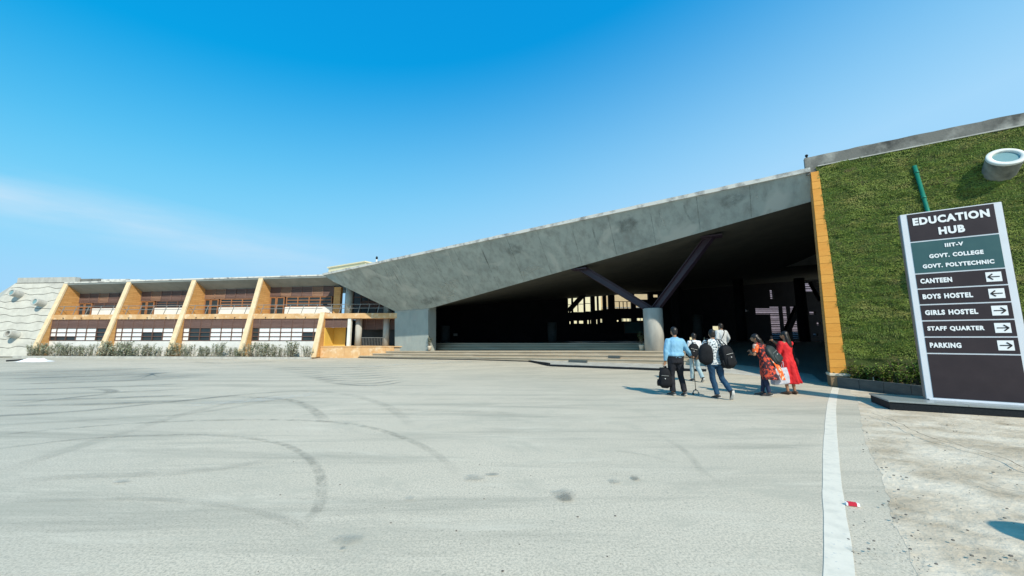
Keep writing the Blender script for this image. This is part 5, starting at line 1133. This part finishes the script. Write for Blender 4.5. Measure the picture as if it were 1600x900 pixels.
for row, (off_, n) in enumerate(((.28, 8), (.75, 7), (1.25, 6))):
    for j in range(n):
        p = w0+(kc_-ka_).normalized()*0; base = ka_+kd*(.35+j*(L_+.2)/n)+ko*off_+V(random.uniform(-.06, .06), random.uniform(-.06, .06), .24)
        s_, d_, _ = R.loc(base)
        if d_ > -.02 or s_ < .42: continue
        rown = ['front row against the dark kerb', 'middle row of the wedge planter', 'back row against the turf wall'][row]
        plant('planter_plant', base, gp_[k % 4], random.uniform(0, 6), random.uniform(.8, 1.25)*(1+.12*row), 'green plant, %s from the orange edge, %s' % (ORD[j], rown), 'plant', 'planter plants, '+rown, M['leaf_green']); k += 1
for j in range(9):
    q = .5+j*.36; plant('planter_plant', R.P(q, -.12+random.uniform(-.1, .05), .24), gp_[j % 4], j*1.1, random.uniform(.9, 1.4), 'leafy green plant against the turf foot, %s from the orange edge' % ORD[j], 'plant', 'planter plants, back row against the turf wall', M['leaf_green'])
mk = R.P(0, 0, 0)
mb = MB(); q = ka_+kd*.75+ko*.35+V(0, 0, .24); mb.tube([q, q+V(.01, 0, .14)], [.018, .012], 6); tag(obj('marker_stake', mb, M['ringwhite']), 'short white stake in the planter soil near the orange edge', 'stake')
# potted plants
pot_m = mat('cream_pot', (.66, .60, .50), (.58, .52, .42), 8, .6)
pm = make_plant(.75, 9, 12, .16, .020, .24, 90, .3)
for (u, v, d_, la) in ((1003, 548, 4.3, 'potted plant with thin leaves left of the round column'), (671, 547.5, 3.75, 'potted plant at the right corner of the concrete leg')):
    b_ = Rp(u, v, d_); t = thing('potted_plant', b_, la, 'potted plant', 'potted plants in front of the hall')
    mb = MB(); mb.tube([b_, b_+V(0, 0, .26), b_+V(0, 0, .30)], [.10, .14, .15], 16); obj('pot', mb, pot_m, t, True)
    for nm, me, m in (('stems', pm[0], M['stem']), ('leaves', pm[1], M['leaf_dark'])):
        if not me.materials: me.materials.append(m)
        inst(nm, me, t, Matrix.Translation(b_+V(0, 0, .28)))
# ------------------------------------------------------------------ direction sign
S_ = Frame((8.809, 8.104), 35); SW, SZ0, SZ1 = 1.465, .22, 4.262
pn = Frame((7.9, 8.01), 29)
pt = thing('sign_plinth', pn.P(1.4, .3, 0), 'low black granite plinth under the direction sign', 'plinth')
mb = MB(); mb.fbox(pn, .02, 3.4, .02, 1.15, -.02, .165); obj('plinth_body', mb, M['granite'], pt)
for k in range(3): mb = MB(); mb.fbox(pn, k*1.15, k*1.15+1.146, 0, 1.18, .168, .20); obj('plinth_slab', mb, M['granite_top'], pt, bevel=.004)
sg = thing('direction_sign', S_.P(SW/2, .08, .2), 'tall white-framed EDUCATION HUB direction sign with dark panels and arrows', 'sign')
mb = MB(); mb.fbox(S_, 0, SW, 0, .14, SZ0, SZ1); obj('cabinet', mb, M['sign_white'], sg, bevel=.006)
mb = MB(); mb.fbox(S_, -.012, SW+.012, .02, .16, SZ0-.02, SZ1-.004); obj('rear_case', mb, M['rail'], sg)
mb = MB(); mb.fbox(S_, .04, SW-.04, -.02, .12, SZ0-.018, SZ0+.004); obj('base_rail', mb, M['sign_white'], sg)
x0, x1 = .105, SW-.105; IW = x1-x0
def sz(v): return S_.atd(1421+(v-337)*.134, v, 0)[2]
zz = [SZ1-.02]+[sz(v) for v in (378.5, 428, 451.7, 476.3, 501.3, 526.5, 552)]+[SZ0+.035]
names = ['sign_brown', 'sign_teal']+['sign_brown']*6
def text_part(txt, cx, cz, wd, ht, parent, align='c'):
    cu = bpy.data.curves.new('t', 'FONT'); cu.body = txt; cu.size = 1; cu.offset = .05; cu.extrude = .02; cu.space_character = 1.14; cu.space_word = 1.25; cu.resolution_u = 3
    o = bpy.data.objects.new('t', cu); COL.objects.link(o); dg = bpy.context.evaluated_depsgraph_get(); me = bpy.data.meshes.new_from_object(o.evaluated_get(dg)); bpy.data.objects.remove(o)
    co = np.zeros(len(me.vertices)*3); me.vertices.foreach_get('co', co); co = co.reshape(-1, 3); mn, mxx = co.min(0), co.max(0)
    c = np.zeros_like(co); c[:, 0] = (co[:, 0]-mn[0])/(mxx[0]-mn[0])*wd; c[:, 2] = (co[:, 1]-mn[1])/(mxx[1]-mn[1])*ht-ht/2; c[:, 1] = -co[:, 2]/.02*.003
    if align == 'c': c[:, 0] -= wd/2
    me.vertices.foreach_set('co', c.reshape(-1)); me.name = 'lettering'; me.update(); me.materials.clear(); me.materials.append(M['letter'])
    return link('lettering', me, parent, Matrix.Translation(S_.P(cx, -.0095, cz)) @ Matrix.Rotation(S_.rz, 4, 'Z'))
rowsT = [[('EDUCATION', .88, .172, .71), ('HUB', .30, .165, .28)], [('IIIT-V', .21, .082, .82), ('GOVT. COLLEGE', .61, .090, .51), ('GOVT. POLYTECHNIC', .80, .090, .20)],
         'CANTEEN', 'BOYS HOSTEL', 'GIRLS HOSTEL', 'STAFF QUARTER', 'PARKING', None]
wds = dict(zip(('CANTEEN', 'BOYS HOSTEL', 'GIRLS HOSTEL', 'STAFF QUARTER', 'PARKING'), (.37, .57, .595, .635, .355)))
for k in range(8):
    g = .0135; a, b = zz[k+1]+(g if k < 7 else 0), zz[k]-(g if k else 0); mb = MB(); mb.fbox(S_, x0, x1, -.005, .01, a, b); p_ = obj('panel', mb, M[names[k]], sg)
    row = rowsT[k]
    if isinstance(row, list):
        for (t, wf, h, f) in row: text_part(t, (x0+x1)/2, a+(b-a)*f, IW*wf, h, p_)
    elif row:
        text_part(row, x0+IW*.045, (a+b)/2, IW*wds[row], .108, p_, 'l')
        bx0, bx1 = x1-IW*.215, x1-IW*.05; h = .118; cz = (a+b)/2+.005; mb = MB(); mb.fbox(S_, bx0, bx1, -.014, -.009, cz-h, cz+h) if False else mb.fbox(S_, bx0, bx1, -.009, -.004, cz-.098, cz+.098); obj('arrow_plate', mb, M['letter'], p_)
        dr = -1 if row in ('CANTEEN', 'BOYS HOSTEL') else 1; cx = (bx0+bx1)/2; hw_ = (bx1-bx0)*.37; mb = MB(); y = -.0092
        def pt2(x, z): return S_.P(cx+dr*x, y, cz+z)
        def strip(a_, b_, t): 
            dx, dz = b_[0]-a_[0], b_[1]-a_[1]; l = math.hypot(dx, dz); nx_, nz_ = -dz/l*t, dx/l*t
            mb.prism([pt2(a_[0]-nx_, a_[1]-nz_), pt2(b_[0]-nx_, b_[1]-nz_), pt2(b_[0]+nx_, b_[1]+nz_), pt2(a_[0]+nx_, a_[1]+nz_)], -S_.n*.003)
        strip((-hw_, 0), (hw_-.012, 0), .0095); mb2 = mb
        for sg_ in (1, -1):
            mb = MB(); mb.v, mb.f = mb2.v, mb2.f; y = -.0092-.0008*(1+sg_)/2-.0006; strip((hw_, 0), (hw_-.062, .058*sg_), .011)
        obj('arrow', mb2, M['arrow'], p_)
# ------------------------------------------------------------------ roof items
yb = thing('roof_stair_head', Rp(530, 418, 7), 'pale yellow block standing on the roof where wing and canopy meet', 'roof block')
a, b = R.atd(513, 426, 7), R.atd(560, 411.5, 7)
mb = MB(); mb.fbox(R, a[0], b[0]+1, 7, 10, a[2]-1.2, b[2]); obj('block_wall', mb, M['cream'], yb)
mb = MB(); mb.fbox(R, a[0]-.1, b[0]+1.1, 6.9, 10.1, b[2]+.002, b[2]+.12); obj('block_coping', mb, M['cream'], yb)
rp = Rp(588.5, 407.5, 1.6); t = thing('roof_fitting', rp, 'tiny black and white fitting on the canopy roof edge', 'roof fitting')
mb = MB(); mb.tube([rp+V(0, 0, -.3), rp+V(0, 0, .10)], .06, 8); obj('post', mb, M['ringwhite'], t); mb = MB(); mb.ball(rp+V(0, 0, .20), (.08, .08, .13), 10, 6); obj('lamp_head', mb, M['granite'], t, True)
